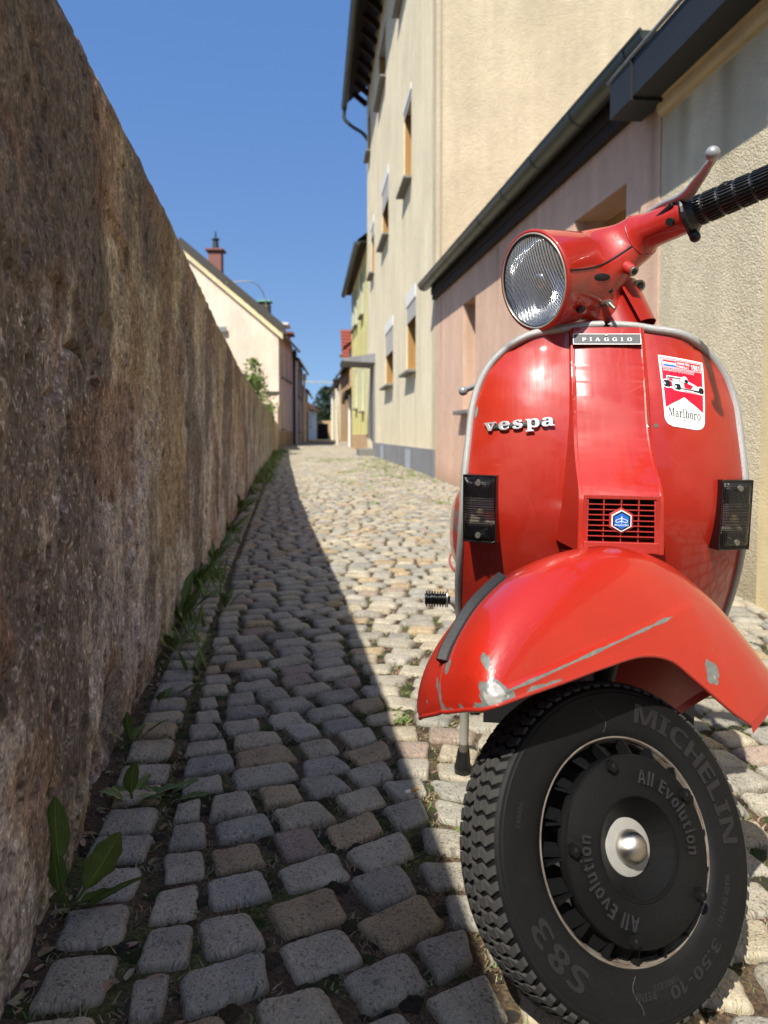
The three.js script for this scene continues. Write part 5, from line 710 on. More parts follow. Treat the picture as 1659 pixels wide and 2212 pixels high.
// ---- headset: one continuous cast shell from an implicit form
{
  const caps = (p, a, b, ra, rb) => { const ab = b.clone().sub(a), t = clamp(p.clone().sub(a).dot(ab) / ab.lengthSq()); return p.distanceTo(a.clone().addScaledVector(ab, t)) - lerp(ra, rb, t); };
  const smin = (a, b, k) => { const h = clamp(0.5 + 0.5 * (b - a) / k); return lerp(b, a, h) - k * h * (1 - h); };
  const A = (x, y, z) => V3(x, y, z);
  const field = (p) => {
    const q = A(Math.abs(p.x), p.y, p.z);
    // lamp barrel: round at the lens, narrowing and rising to the rear
    const t = clamp((0.052 - p.z) / 0.17), R = lerp(0.0815, 0.052, Math.pow(t, 1.3)), cy = 1.006 + 0.012 * t; let d = Math.max(Math.hypot(p.x, p.y - cy) - R, p.z - 0.05, -0.125 - p.z);
    d = smin(d, caps(q, A(0, 1.026, -0.085), A(0.085, 1.023, -0.122), 0.046, 0.030), 0.03);
    d = smin(d, caps(q, A(0.08, 1.023, -0.121), A(0.178, 0.993, -0.122), 0.0295, 0.0265), 0.012);
    d = smin(d, caps(q, A(0, 0.966, -0.01), A(0.075, 1.002, -0.115), 0.040, 0.024), 0.02);
    d = smin(d, caps(p, A(0, 0.985, -0.075), A(0, 0.935, -0.065), 0.052, 0.038), 0.02);
    d = Math.max(d, p.z - 0.05);
    const bowl = Math.max(Math.hypot(p.x, p.y - 1.007) - (0.0745 - Math.max(0, 0.046 - p.z) * 0.9), 0.006 - p.z); d = Math.max(d, -bowl);
    return d;
  };
  const N = 120, C = V3(0, 1.0, -0.04), HS = 0.2, mc = new MarchingCubes(N, new THREE.MeshStandardMaterial(), false, false, 400000);
  const p = V3(); for (let k = 0; k < N; k++) for (let j = 0; j < N; j++) for (let i = 0; i < N; i++) { p.set(C.x + ((i - N / 2) / (N / 2)) * HS, C.y + ((j - N / 2) / (N / 2)) * HS, C.z + ((k - N / 2) / (N / 2)) * HS); mc.field[k * N * N + j * N + i] = -field(p); }
  mc.isolation = 0; mc.update();
  const cnt = mc.count, pos = new Float32Array(cnt * 3), nor = new Float32Array(cnt * 3), e = 0.0012;
  for (let i = 0; i < cnt; i++) { const x = C.x + mc.positionArray[3 * i] * HS, y = C.y + mc.positionArray[3 * i + 1] * HS, z = C.z + mc.positionArray[3 * i + 2] * HS; pos[3 * i] = x; pos[3 * i + 1] = y; pos[3 * i + 2] = z; const g = V3(field(A(x + e, y, z)) - field(A(x - e, y, z)), field(A(x, y + e, z)) - field(A(x, y - e, z)), field(A(x, y, z + e)) - field(A(x, y, z - e))).normalize(); nor[3 * i] = g.x; nor[3 * i + 1] = g.y; nor[3 * i + 2] = g.z; }
  const hg = new THREE.BufferGeometry(); hg.setAttribute('position', new THREE.BufferAttribute(pos, 3)); hg.setAttribute('normal', new THREE.BufferAttribute(nor, 3)); uvm(hg);
  const head = sp('headset', hg, PM.red);
  // surface point in a given direction from a start point outside
  const hit = (o, d) => { const q = o.clone(); for (let i = 0; i < 200; i++) { const s = field(q); if (s < 0.0002) return q; q.addScaledVector(d, Math.max(0.0004, s * 0.7)); } return q; };
  const nrm = (q) => V3(field(A(q.x + e, q.y, q.z)) - field(A(q.x - e, q.y, q.z)), field(A(q.x, q.y + e, q.z)) - field(A(q.x, q.y - e, q.z)), field(A(q.x, q.y, q.z + e)) - field(A(q.x, q.y, q.z - e))).normalize();
  // parting gap between upper and lower shell, and the joint on the arm
  for (const s of [1, -1]) {
    const line = []; for (let i = 0; i <= 26; i++) { const t = i / 26, z = lerp(0.049, -0.105, t), y = 0.9785 + 0.028 * t * t; const q = hit(V3(s * 0.2, y, z), V3(-s, 0, 0)); if (Math.abs(q.x) > 0.02 && Math.abs(q.x) < 0.095) line.push(q); }
    part('parting_gap', tube(line, 0.0016, 60, 6), PM.black, head);
    const ring = []; for (let i = 0; i < 40; i++) { const a = i / 40 * 6.283; ring.push(hit(V3(s * 0.092, 1.02 + 0.08 * Math.cos(a), -0.121 + 0.08 * Math.sin(a)), V3(0, -Math.cos(a), -Math.sin(a)))); } part('joint_gap', tube(ring, 0.0011, 80, 6, true), PM.redDark, head);
  }
  // slot, bosses and holes on the left flank of the lower shell
  const at = (y, z) => hit(V3(0.2, y, z), V3(-1, 0, 0));
  { const q = at(0.968, -0.028), n = nrm(q), g = new THREE.SphereGeometry(1, 20, 10); g.scale(0.019, 0.0062, 0.003); g.rotateZ(-0.12); g.lookAt(n); g.translate(q.x, q.y, q.z); part('slot', g, PM.black, head); }
  { const q = at(0.948, -0.05), n = nrm(q), g = new THREE.SphereGeometry(1, 12, 8); g.scale(0.0042, 0.0036, 0.002); g.lookAt(n); g.translate(q.x, q.y, q.z); part('hole', g, PM.black, head); }
  { const q = at(0.973, -0.078), n = nrm(q); const tip = q.clone().addScaledVector(n, 0.011).add(V3(0, -0.006, 0)); part('boss', rod(q.clone().addScaledVector(n, -0.006).toArray(), tip.toArray(), 0.0105, 0.009, 20), PM.redPlain, head); const t2 = tip.clone().addScaledVector(n, 0.0015).add(V3(0, -0.001, 0)); part('boss_ring', rod(tip.toArray(), t2.toArray(), 0.0085, 0.0085, 20), PM.screw, head); part('boss_hole', rod(tip.toArray(), t2.clone().addScaledVector(n, 0.0008).toArray(), 0.0048, 0.0048, 16), PM.black, head); }
  { const q = at(0.935, 0.012), n = nrm(q), g = new THREE.SphereGeometry(1, 14, 8); g.scale(0.009, 0.006, 0.004); g.lookAt(n); g.translate(q.x, q.y - 0.004, q.z); part('bolt', g, PM.black, head); }
  // headlight: reflector bowl, bulb shield, ribbed glass, rim
  const lc = V3(0, 1.007, 0), ringG = (r, t, z) => { const g = new THREE.TorusGeometry(r, t, 12, 72); g.translate(lc.x, lc.y, z); return g; };
  const rimM = sp('headlight_rim', merge([ringG(0.0785, 0.0035, 0.0505)]), PM.redPlain);
  const lamp = sp('headlight', (() => { const pts = []; for (let i = 0; i <= 24; i++) { const r = 0.0745 * i / 24; pts.push(new THREE.Vector2(r, 0.018 + r * r * 5.6)); } const g = new THREE.LatheGeometry(pts, 64); g.rotateX(Math.PI / 2); g.translate(0, lc.y, 0); { const p = g.attributes.position, uv = new Float32Array(p.count * 2); for (let i = 0; i < p.count; i++) { uv[2 * i] = 0.5 + p.getX(i) / 0.15; uv[2 * i + 1] = 0.5 + (p.getY(i) - lc.y) / 0.15; } g.setAttribute('uv', new THREE.BufferAttribute(uv, 2)); } return g; })(), std({ color: '#e8e9ea', roughness: 0.14, metalness: 1, bumpMap: dtex(1024, 64, (u, v) => 0.5 + 0.5 * Math.cos(u * 2 * Math.PI * 30), false), bumpScale: 0.0022 }));
  part('rim_seal', ringG(0.0742, 0.0022, 0.052), PM.blackRubber, lamp);
  const flB = dtex(1024, 256, (u, v) => { const w = Math.abs(u - 0.5) < 0.5 ? 30 : 30; return 0.5 + 0.5 * Math.cos(u * 2 * Math.PI * w) * (v > 0.3 ? 1 : 0.9); }, false);
  const lens = surf(48, 24, (u, v) => { const a = u * Math.PI * 2, r = 0.073 * v, b = 0.0185 * (1 - v * v); const x = r * Math.cos(a), y = r * Math.sin(a), rib = 0.0; return [x, lc.y + y, 0.0508 + b + rib]; }, (u, v) => { const a = u * Math.PI * 2, x = v * Math.cos(a), y = v * Math.sin(a); return [0.5 + 0.5 * x + 0.06 * (1 - y) * (1 - y) * x * 0.5, 0.5 + 0.5 * y]; });
  part('lens', lens, phy({ color: '#f4f6f6', transmission: 0.86, thickness: 0, roughness: 0.06, ior: 1.5, bumpMap: flB, bumpScale: 0.003 }), lamp);
  part('bulb_shield', (() => { const g = new THREE.SphereGeometry(0.016, 20, 12); g.scale(1, 1, 0.8); g.translate(0, lc.y, 0.036); return g; })(), PM.chrome, lamp);
  part('rim_ring', ringG(0.0752, 0.0016, 0.0535), std({ color: '#c9c7b8', roughness: 0.3, metalness: 0.6 }), lamp);
  // steering neck and the cover lip behind it
  sp('steering_neck', merge([rod([0, 0.965, -0.085], [0, 0.87, -0.078], 0.04, 0.0435, 32)]), PM.redDark);
  part('headset_shroud', surf(20, 6, (u, v) => { const a = lerp(-1.9, 1.9, u); return [0.052 * Math.sin(a) * (1 + 0.1 * v), lerp(0.965, 0.885, v), -0.092 - 0.055 * Math.cos(a) * (1 - 0.1 * v)]; }), PM.redDark, head);
  part('ignition_peg', merge([rod([0.03, 0.935, -0.04], [0.052, 0.925, -0.03], 0.006, 0.006), rod([0.05, 0.926, -0.031], [0.056, 0.912, -0.03], 0.003)]), PM.screw, head);
  { const q = [0.052, 0.948, -0.115]; part('clip_ring', rod([0.044, 0.952, -0.118], q, 0.0095, 0.0095, 18), PM.screw, head); part('clip_hole', rod([0.05, 0.949, -0.1155], [0.0535, 0.9475, -0.1145], 0.0055, 0.0055, 14), PM.black, head); }
  // ---- grips and levers, both sides
  for (const s of [1, -1]) {
    const a = V3(s * 0.181, 0.992, -0.122), b = V3(s * 0.305, 0.964, -0.166), d = b.clone().sub(a), L = d.length(), dir = d.clone().normalize(), qn = new THREE.Quaternion().setFromUnitVectors(V3(0, 1, 0), dir);
    const NA = 168, ringPos = [0.026, 0.05, 0.074, 0.098]; const prof = []; // [t, radius, ribbed]
    prof.push([-0.004, 0.022, 0], [-0.003, 0.0315, 0], [0.0, 0.0335, 0], [0.0035, 0.0325, 0], [0.006, 0.0285, 0], [0.010, 0.0250, 0], [0.0125, 0.0232, 0]);
    for (let t = 0.0135; t < L; t += 0.0012) { const near = Math.min(...ringPos.map((r) => Math.abs(t - r))); const k = near < 0.0012 ? 0 : sst(0.0012, 0.003, near); prof.push([t, 0.0221 - (near < 0.0014 ? 0.0006 : 0) - 0.0007 * sst(0.02, 0.1, t), k * sst(0.0135, 0.017, t)]); }
    prof.push([L + 0.002, 0.0205, 0], [L + 0.003, 0.01, 0], [L + 0.003, 0, 0]);
    const g = surf(NA, prof.length - 1, (u, v) => { const q = prof[Math.round(v * (prof.length - 1))], th = u * Math.PI * 2, rib = q[2] * 0.0011 * (Math.cos(th * 28) > 0.1 ? 1 : Math.cos(th * 28) < -0.4 ? -1 : 0), w = V3(Math.cos(th) * (q[1] + rib), q[0], Math.sin(th) * (q[1] + rib)).applyQuaternion(qn); return [a.x + w.x, a.y + w.y, a.z + w.z]; });
    const grip = sp('grip', toCreasedNormals(g, 0.7), PM.grip);
    if (s > 0) { // hexagon mark pressed into the grip
      const hx = new THREE.TorusGeometry(0.0072, 0.0007, 6, 6); hx.rotateZ(Math.PI / 6); const hx2 = new THREE.TorusGeometry(0.0035, 0.0006, 6, 5); const m = merge([hx, hx2]); const up = V3(-0.2, 0.75, 0.62).addScaledVector(dir, -V3(-0.2, 0.75, 0.62).dot(dir)).normalize(); m.lookAt(up); const c = a.clone().addScaledVector(dir, 0.062).addScaledVector(up, 0.0231); m.translate(c.x, c.y, c.z); part('grip_mark', m, PM.grip, grip);
      const patch = new THREE.CylinderGeometry(0.0199, 0.0199, 0.017, 14, 1, true, 0, 1.0); patch.applyQuaternion(qn); }
    // blade lever with ball end
    const path = s > 0 ? [V3(0.112, 1.037, -0.132), V3(0.137, 1.032, -0.128), V3(0.165, 1.0235, -0.118), V3(0.19, 1.0135, -0.106), V3(0.218, 1.0065, -0.092), V3(0.245, 1.001, -0.071), V3(0.275, 0.994, -0.047), V3(0.302, 0.986, -0.021), V3(0.322, 0.981, -0.004), V3(0.335, 0.9805, 0.011)] : [V3(-0.115, 1.02, -0.13), V3(-0.16, 0.98, -0.09), V3(-0.215, 0.948, -0.04), V3(-0.265, 0.945, 0.008), V3(-0.305, 0.949, 0.037)];
    const cv = new THREE.CatmullRomCurve3(path), NL = 60, fr = cv.computeFrenetFrames(NL), upv = V3(0, 0.75, 0.66);
    const lev = surf(18, NL, (u, v) => { const P = cv.getPointAt(v), T0 = cv.getTangentAt(v), side = T0.clone().cross(upv).normalize(), nn = side.clone().cross(T0).normalize(), th = u * Math.PI * 2; const hw2 = pl([0, 0.06, 0.35, 0.7, 0.92, 1], [0.012, 0.0125, 0.0092, 0.0066, 0.0050, 0.0046], v), hh = pl([0, 0.3, 0.8, 1], [0.0062, 0.006, 0.005, 0.0045], v); const cx = Math.sign(Math.cos(th)) * Math.pow(Math.abs(Math.cos(th)), 0.7), cy = Math.sign(Math.sin(th)) * Math.pow(Math.abs(Math.sin(th)), 0.7); return [P.x + side.x * cy * hh + nn.x * cx * hw2, P.y + side.y * cy * hh + nn.y * cx * hw2, P.z + side.z * cy * hh + nn.z * cx * hw2]; });
    const lv = sp('lever', lev, PM.aluDark); const bl = new THREE.SphereGeometry(0.0092, 28, 20); const pe = path[path.length - 1]; bl.translate(pe.x, pe.y, pe.z); part('lever_ball', bl, PM.aluDark, lv);
    part('lever_pivot', rod([s * 0.162, 1.008, -0.116], [s * 0.162, 1.024, -0.112], 0.0055, 0.0055, 14), PM.screw, lv);
    if (s > 0) { part('lever_slot', box(0.055, 0.006, 0.012, 0.152, 1.0135, -0.103, 0.001), PM.black, head); part('pinch_bolt', rod([0.166, 0.992, -0.104], [0.168, 0.9905, -0.089], 0.007, 0.006, 16), PM.black, head); part('switch_stub', merge([rod([0.174, 0.974, -0.118], [0.18, 0.957, -0.112], 0.006, 0.0075, 14), (() => { const q = new THREE.SphereGeometry(0.0085, 14, 10); q.translate(0.181, 0.953, -0.111); return q; })()]), PM.blackRubber, head); }
  }
}
// ---------------------------------------------------------------- mudguard
const WC = V3(-0.006, 0.2145, 0.322); // front wheel centre, straight ahead
{
  // crest from the nose over the top to the tail; rim (lower edge) of the left half, both by a common parameter t
  const TT = [0, 0.05, 0.12, 0.22, 0.34, 0.46, 0.56, 0.66, 0.76, 0.86, 0.94, 1];
  const CZ = [0.484, 0.480, 0.467, 0.434, 0.376, 0.300, 0.225, 0.150, 0.082, 0.028, -0.008, -0.03], CY = [0.447, 0.463, 0.488, 0.521, 0.556, 0.578, 0.580, 0.566, 0.525, 0.455, 0.375, 0.315];
  const EZ = [0.481, 0.476, 0.460, 0.425, 0.372, 0.308, 0.248, 0.205, 0.180, 0.156, 0.134, 0.112], EY = [0.445, 0.442, 0.441, 0.439, 0.435, 0.431, 0.424, 0.404, 0.372, 0.338, 0.308, 0.286], EX = [0.058, 0.078, 0.093, 0.1, 0.103, 0.104, 0.104, 0.103, 0.102, 0.100, 0.098, 0.094];
  const ROUND = [1, 2.0, 3.0, 3.3, 3.1, 2.9, 2.7, 2.6, 2.6, 2.5, 2.4, 2.3];
  const tail = 0.06; // the tail end of the rim runs back to the crest's end
  const pt = (t, s) => { // s in -1..1 across
    let ey = cr(TT, EY, t); const a = Math.abs(s), sg = Math.sign(s) || 1, cz = cr(TT, CZ, t), cy = cr(TT, CY, t), ez = cr(TT, EZ, t), ex = cr(TT, EX, t), n = cr(TT, ROUND, t);
    const th = a * Math.PI / 2, sx = Math.pow(Math.sin(th), 2 / n), k = 1 - Math.pow(Math.max(0, Math.cos(th)), 2 / n);
    let x = ex * sx, y = lerp(cy, ey, k), z = lerp(cz, ez, k);
    // horizontal swage line along the flank, and the flared hem below it
    if (z > 0.09 && z < 0.475) { const w = sst(0.09, 0.13, z) * (1 - sst(0.45, 0.475, z)) * sst(0.5, 0.7, a); x += w * (0.0032 * Math.exp(-(((y - 0.4505) / 0.0042) ** 2)) + 0.002 * (1 - sst(0.442, 0.449, y))); }
    // pressed-out front corner
    x += 0.006 * Math.exp(-(((z - 0.468) / 0.016) ** 2) - (((y - 0.447) / 0.018) ** 2)) * sst(0.4, 0.8, a);
    // centre seam of the nose
    if (z > 0.43) y += 0.0012 * Math.exp(-((x / 0.005) ** 2)) * sst(0.43, 0.45, z);
    return [sg * x, y, z];
  };
  const NU = 120, NV = 130, vmap = (v) => v < 0.3 ? v * 0.6 : 0.18 + (v - 0.3) * (0.82 / 0.7), umap = (u) => { const s = u * 2 - 1; return Math.sign(s) * (1 - Math.pow(1 - Math.abs(s), 1.25)); };
  const TW = 1024, TH = 1024, n2 = (x, y, s) => fbm(x * 40, y * 40, 4, s);
  const paint = dtex(TW, TH, (u, v) => {
    const [x, y, z] = pt(vmap(v), umap(u)); const nz = n2(y * 1.3 + x * 3, z * 1.2, 401) - 0.5, nf = n2((y + 2) * 5, (z + x) * 5, 411) - 0.5, k = 0.95 + 0.09 * fbm(u * 6, v * 6, 4, 3);
    let c = [170 * k, 33 * k, 15 * k]; const grey = [108 + 30 * nf, 112 + 30 * nf, 108 + 30 * nf], steel = [158 + 70 * nf, 156 + 70 * nf, 150 + 70 * nf]; let g = 0, m = 0;
    const blob = (d) => sst(0.08, 0.2, d);
    // seam of the nose and scabs beside it
    if (z > 0.425) { g = Math.max(g, blob(0.6 - Math.abs(x - 0.001) / 0.0035 + nz * 2.2 - sst(0.515, 0.53, y) * 3)); g = Math.max(g, blob(0.35 - Math.hypot((x + 0.012) / 0.009, (y - 0.478) / 0.012) + nz * 3)); g = Math.max(g, blob(0.35 - Math.hypot((x + 0.038) / 0.007, (y - 0.462) / 0.007) + nz * 3)); g = Math.max(g, blob(0.5 - Math.hypot((x - 0.012) / 0.007, (y - 0.49) / 0.016) + nz * 3)); }
    // hem of the nose
    if (z > 0.44 && x > 0.005) g = Math.max(g, blob((0.4525 + 0.016 * nz - y) / 0.006 + nz * 2.4 - 0.2));
    // front corner rubbed to the metal
    { const d = 1 - Math.hypot((x - 0.093) / 0.02, (y - 0.450) / 0.02, (z - 0.462) / 0.018) + nz * 2.0; if (x > 0) { g = Math.max(g, blob(d)); m = Math.max(m, blob(d - 0.35)); } const r = 1 - Math.hypot((y - 0.478) / 0.03, (z - 0.447) / 0.012, (x - 0.082) / 0.012) + nz * 1.6; if (x > 0) { g = Math.max(g, blob(r - 0.25)); m = Math.max(m, blob(r - 0.6)); } }
    // rubbed swage line
    if (x > 0.07 && z > 0.12 && z < 0.462) g = Math.max(g, blob(0.62 - Math.abs(y - 0.4506) / 0.0036 + nz * 1.0 - 1.4 * sst(0.19, 0.13, z)));
    // worn hem, larger scab towards the front
    if (x > 0.08) { g = Math.max(g, blob(0.55 - Math.hypot((z - 0.402) / 0.038, (y - 0.438) / 0.0075) * 0.75 + nz * 1.3)); m = Math.max(m, blob(0.2 - Math.hypot((z - 0.41) / 0.03, (y - 0.438) / 0.004) * 0.6 + nz)); if (z < 0.37 && z > 0.13) { const ey = cr([0.112, 0.134, 0.156, 0.18, 0.205, 0.248, 0.308, 0.372], [0.286, 0.308, 0.338, 0.372, 0.404, 0.424, 0.431, 0.434], z); g = Math.max(g, blob(0.5 - (y - ey) / 0.003 + nz * 2)); } }
    // scab on the rear skirt
    if (x > 0.06) { g = Math.max(g, blob(0.6 - Math.hypot((z - 0.143) / 0.022, (y - 0.366) / 0.022) + nz * 1.8)); g = Math.max(g, blob(0.4 - Math.abs((y - 0.385) - (z - 0.15) * -0.25) / 0.003 - Math.abs(z - 0.125) / 0.03 + nz)); m = Math.max(m, blob(0.1 - Math.hypot((z - 0.145) / 0.016, (y - 0.36) / 0.014) + nz * 1.6)); }
    // stray nicks
    if (vn(u * 150, v * 150, 421) > 0.955) g = Math.max(g, 0.5);
    c = mix3(c, grey, g); return mix3(c, steel, m * g);
  });
  const mat = PM.red.clone(); mat.map = paint; mat.roughnessMap = null; mat.roughness = 0.36;
  const g = surf(NU, NV, (u, v) => pt(vmap(v), umap(u)));
  const mg = sp('mudguard', g, mat);
  // inner skin and rolled hem
  const edge = (s) => { const p = []; for (let i = 0; i <= 90; i++) p.push(V3(...pt(vmap(i / 90), s))); return p; }, nose = []; for (let i = 1; i < 24; i++) nose.push(V3(...pt(0, umap(i / 24))));
  const rimPts = [...edge(-1).reverse(), ...nose, ...edge(1)];
  part('mudguard_hem', tube(rimPts.map((p) => V3(p.x * 0.985, p.y - 0.0005, p.z)), 0.0028, 300, 7), PM.redPlain, mg);
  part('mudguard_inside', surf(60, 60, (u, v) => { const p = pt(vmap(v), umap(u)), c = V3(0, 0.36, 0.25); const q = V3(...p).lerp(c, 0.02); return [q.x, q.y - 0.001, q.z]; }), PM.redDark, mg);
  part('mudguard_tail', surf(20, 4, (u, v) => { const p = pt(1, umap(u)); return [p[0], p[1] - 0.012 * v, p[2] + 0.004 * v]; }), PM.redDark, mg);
  // rubber bead along the crest
  const st = []; for (let i = 0; i <= 40; i++) { const t = lerp(0.155, 0.42, i / 40), p = pt(t, 0), q = pt(t + 0.004, 0); const T0 = V3(0, q[1] - p[1], q[2] - p[2]).normalize(), n = V3(0, -T0.z, T0.y); if (n.y < 0) n.negate(); st.push([p, n, T0]); }
  const sec = [[-0.0105, -0.002], [-0.0095, 0.003], [-0.0035, 0.0105], [0.0015, 0.0115], [0.0095, 0.003], [0.0105, -0.002]];
  const sg = surf(5, 40, (u, v) => { const i = Math.round(v * 40), [p, n] = st[i], q = sec[Math.round(u * 5)]; const taper = i === 0 ? 1 : 1; return [q[0], p[1] + n.y * q[1] * taper, p[2] + n.z * q[1] * taper]; }, (u, v) => [u * 0.03, v * 0.2]);
  const capG = (i) => { const [p, n, T0] = st[i], sh = new THREE.BufferGeometry(), P = []; for (let k = 1; k < 5; k++) for (const q of [sec[0], sec[k], sec[k + 1]]) P.push(q[0], p[1] + n.y * q[1], p[2] + n.z * q[1]); sh.setAttribute('position', new THREE.Float32BufferAttribute(P, 3)); sh.computeVertexNormals(); return sh; };
  part('bead_strip', merge([toCreasedNormals(sg, 0.5), capG(0), capG(40)]), PM.strip, mg);
}
// ---------------------------------------------------------------- front wheel (all in straight-ahead coordinates, then turned)
{
  const lathe = (prof, n = 160) => { const g = new THREE.LatheGeometry(prof.map((p) => new THREE.Vector2(p[1], p[0])), n); g.rotateZ(-Math.PI / 2); g.translate(WC.x, WC.y, WC.z); return g; }; // profile [x, r]
  const side = [[0.034, 0.1265], [0.0385, 0.1305], [0.0432, 0.140], [0.0462, 0.154], [0.0470, 0.166], [0.0462, 0.177], [0.0450, 0.1835], [0.0456, 0.1845], [0.0452, 0.1858], [0.0440, 0.1865], [0.0436, 0.189], [0.0440, 0.1898], [0.0430, 0.1912], [0.0405, 0.1935], [0.036, 0.1965], [0.024, 0.2], [0.01, 0.2015], [0, 0.202]];
  for (const p of side) { p[1] = 0.1305 + (p[1] - 0.1305) * 0.955; p[0] = p[0] > 0.036 ? 0.036 + (p[0] - 0.036) * 0.62 : p[0] * 0.96; }
  const tyre = sp('front_tyre', lathe([...side, ...side.slice(0, -1).reverse().map((p) => [-p[0], p[1]])], 200), PM.rubber);
  // tread blocks: zigzag rows
  const NB = 74, step = Math.PI * 2 / NB, R0 = 0.2;
  const blockGeo = (poly, rb, h) => { const s = new THREE.Shape(); poly.forEach((p, i) => i ? s.lineTo(p[0], p[1]) : s.moveTo(p[0], p[1])); s.closePath(); const g = new THREE.ExtrudeGeometry(s, { depth: h - 0.0008, bevelEnabled: true, bevelThickness: 0.0008, bevelSize: 0.0007, bevelOffset: -0.0007, bevelSegments: 1, curveSegments: 1 }); // shape (x, s) -> x across, s along, z outward
    const p = g.attributes.position; for (let i = 0; i < p.count; i++) { const x = p.getX(i), a = p.getY(i) / 0.204, drop = 0.0026 * (x / 0.03) ** 2 + 0.0028 * sst(0.028, 0.04, Math.abs(x)), r = rb - drop + p.getZ(i); p.setXYZ(i, x, r * Math.cos(a), r * Math.sin(a)); } g.computeVertexNormals(); return g; };
  const L = 0.197 * step, gsp = 0.0011;
  // outlines: an inner chevron half and an outer lug, mirrored for the other side
  const inner = [[0.0012, -L * 0.5 + gsp], [0.010, -L * 0.18], [0.0185, -L * 0.42 + gsp], [0.0185, L * 0.34], [0.0105, L * 0.60 - gsp], [0.0012, L * 0.28]];
  const outer = [[0.021, -L * 0.40], [0.029, -L * 0.02], [0.0385, -L * 0.30], [0.0385, L * 0.38 - gsp], [0.029, L * 0.72 - gsp], [0.021, L * 0.36 - gsp]];
  const tight = (p) => p; const mir = (p, sh) => p.map((q) => [-q[0], q[1] + sh]).reverse();
  const shapes = [blockGeo(inner, 0.1990, 0.0032), blockGeo(outer, 0.1990, 0.0033), blockGeo(mir(inner, L * 0.5), 0.1990, 0.0032), blockGeo(mir(outer, L * 0.5), 0.1990, 0.0033)];
  for (let i = 0; i < NB; i++) for (const g of shapes) { const m = part('tread_block', g, PM.tread, tyre); m.position.copy(WC); m.rotation.x = i * step; }
  // raised lettering on the left sidewall and the wheel cover; angle in degrees clockwise from the top as seen from the left side
  const arc = (text, font, r, size, depth, xo, centre, span, name, mat, parent, wide = 1) => {
    const gs = [...text].map((ch) => { const g = new TextGeometry(ch, { font, size, depth, curveSegments: 4, bevelEnabled: false }); g.computeBoundingBox(); return g; });
    const ws = gs.map((g, i) => text[i] === ' ' ? size * 0.45 : (g.boundingBox.max.x - g.boundingBox.min.x) * wide + size * 0.16), tot = ws.reduce((a, b) => a + b, 0), k = span * D2R / tot; let acc = 0;
    gs.forEach((g, i) => { const mid = acc + ws[i] / 2; acc += ws[i]; if (text[i] === ' ') return; const b = g.boundingBox; g.translate(-(b.max.x + b.min.x) / 2, 0, 0); g.scale(wide * k * r * 1.0, 1, 1); const p = g.attributes.position; for (let j = 0; j < p.count; j++) { const gx = p.getX(j), gyy = p.getY(j), gz = p.getZ(j); const rr = r + gyy, aa = gx / r; p.setXYZ(j, xo(rr) + gz, rr * Math.cos(aa), -rr * Math.sin(aa)); } g.computeVertexNormals(); const m = part(name, toCreasedNormals(g, 0.3), mat, parent); m.position.copy(WC); m.rotation.x = -(centre * D2R - span * D2R / 2 + mid * k); });
  };
  const sx = (r) => pl(side.map((p) => p[1]).slice(0, 14), side.map((p) => p[0]).slice(0, 14), r) - 0.0004;
  arc('MICHELIN', fontBold, 0.149, 0.0245, 0.0016, sx, 72, 82, 'sidewall_letter', PM.rubberLetter, tyre, 1.35);
  arc('S83', fontBold, 0.149, 0.0245, 0.0014, sx, 250, 34, 'sidewall_letter', PM.rubberLetter, tyre, 1.5);
  arc('3.50-10', fontBold, 0.1535, 0.013, 0.0007, sx, 172, 36, 'sidewall_letter', PM.rubberLetter, tyre, 1.1);
  arc('REINF', fontBold, 0.152, 0.008, 0.0006, sx, 203, 12, 'sidewall_letter', PM.rubberLetter, tyre); arc('MADE IN ITALY', fontBold, 0.150, 0.0065, 0.0006, sx, 138, 24, 'sidewall_letter', PM.rubberLetter, tyre); arc('CANADA', fontBold, 0.161, 0.006, 0.0006, sx, 306, 10, 'sidewall_letter', PM.rubberLetter, tyre); arc('TUBELESS', fontBold, 0.146, 0.006, 0.0006, sx, 190, 16, 'sidewall_letter', PM.rubberLetter, tyre);
  // scuffs: fine pale radial cracks
  for (const [a, r0, r1] of [[12, 0.136, 0.168], [207, 0.136, 0.174]]) { const pts = []; for (let i = 0; i <= 10; i++) { const r = lerp(r0, r1, i / 10), aa = (a + 2.5 * Math.sin(i * 0.5)) * D2R; pts.push([sx(r) + 0.0003, r * Math.cos(aa), -r * Math.sin(aa)]); } const m = part('scuff', tube(pts, 0.00028, 16, 4), std({ color: '#5d5d5d', roughness: 0.9 }), tyre); m.position.copy(WC); }
  // rim
  const rim = sp('front_rim', lathe([[0.034, 0.1255], [0.0368, 0.1270], [0.0376, 0.1285], [0.0362, 0.1298], [0.034, 0.1296], [0.0335, 0.1262], [0.028, 0.1222], [0.012, 0.118], [-0.02, 0.118], [-0.03, 0.129]]), PM.rust, 'rusty grey rim');
  part('rim_barrel', lathe([[0.027, 0.1215], [0.012, 0.1172], [-0.004, 0.1172]], 100), std({ color: '#a5a39c', roughness: 0.6, metalness: 0.3, map: rep(T.rust, 5) }), rim);
  part('wheel_disc', lathe([[-0.004, 0.119], [-0.012, 0.105], [-0.010, 0.06], [-0.004, 0.03], [-0.004, 0]], 60), std({ color: '#3a3836', roughness: 0.7, map: rep(T.mottle, 5) }), rim);
  part('brake_drum', lathe([[-0.012, 0.085], [-0.055, 0.085], [-0.06, 0.06], [-0.06, 0]], 48), PM.aluDark, rim);
  for (let i = 0; i < 5; i++) { const a = (i * 72 + 20) * D2R; part('wheel_nut', (() => { const g = new THREE.CylinderGeometry(0.009, 0.009, 0.016, 6); g.rotateZ(Math.PI / 2); g.translate(WC.x + 0.0, WC.y + 0.086 * Math.cos(a), WC.z - 0.086 * Math.sin(a)); return g; })(), PM.rust, rim); }
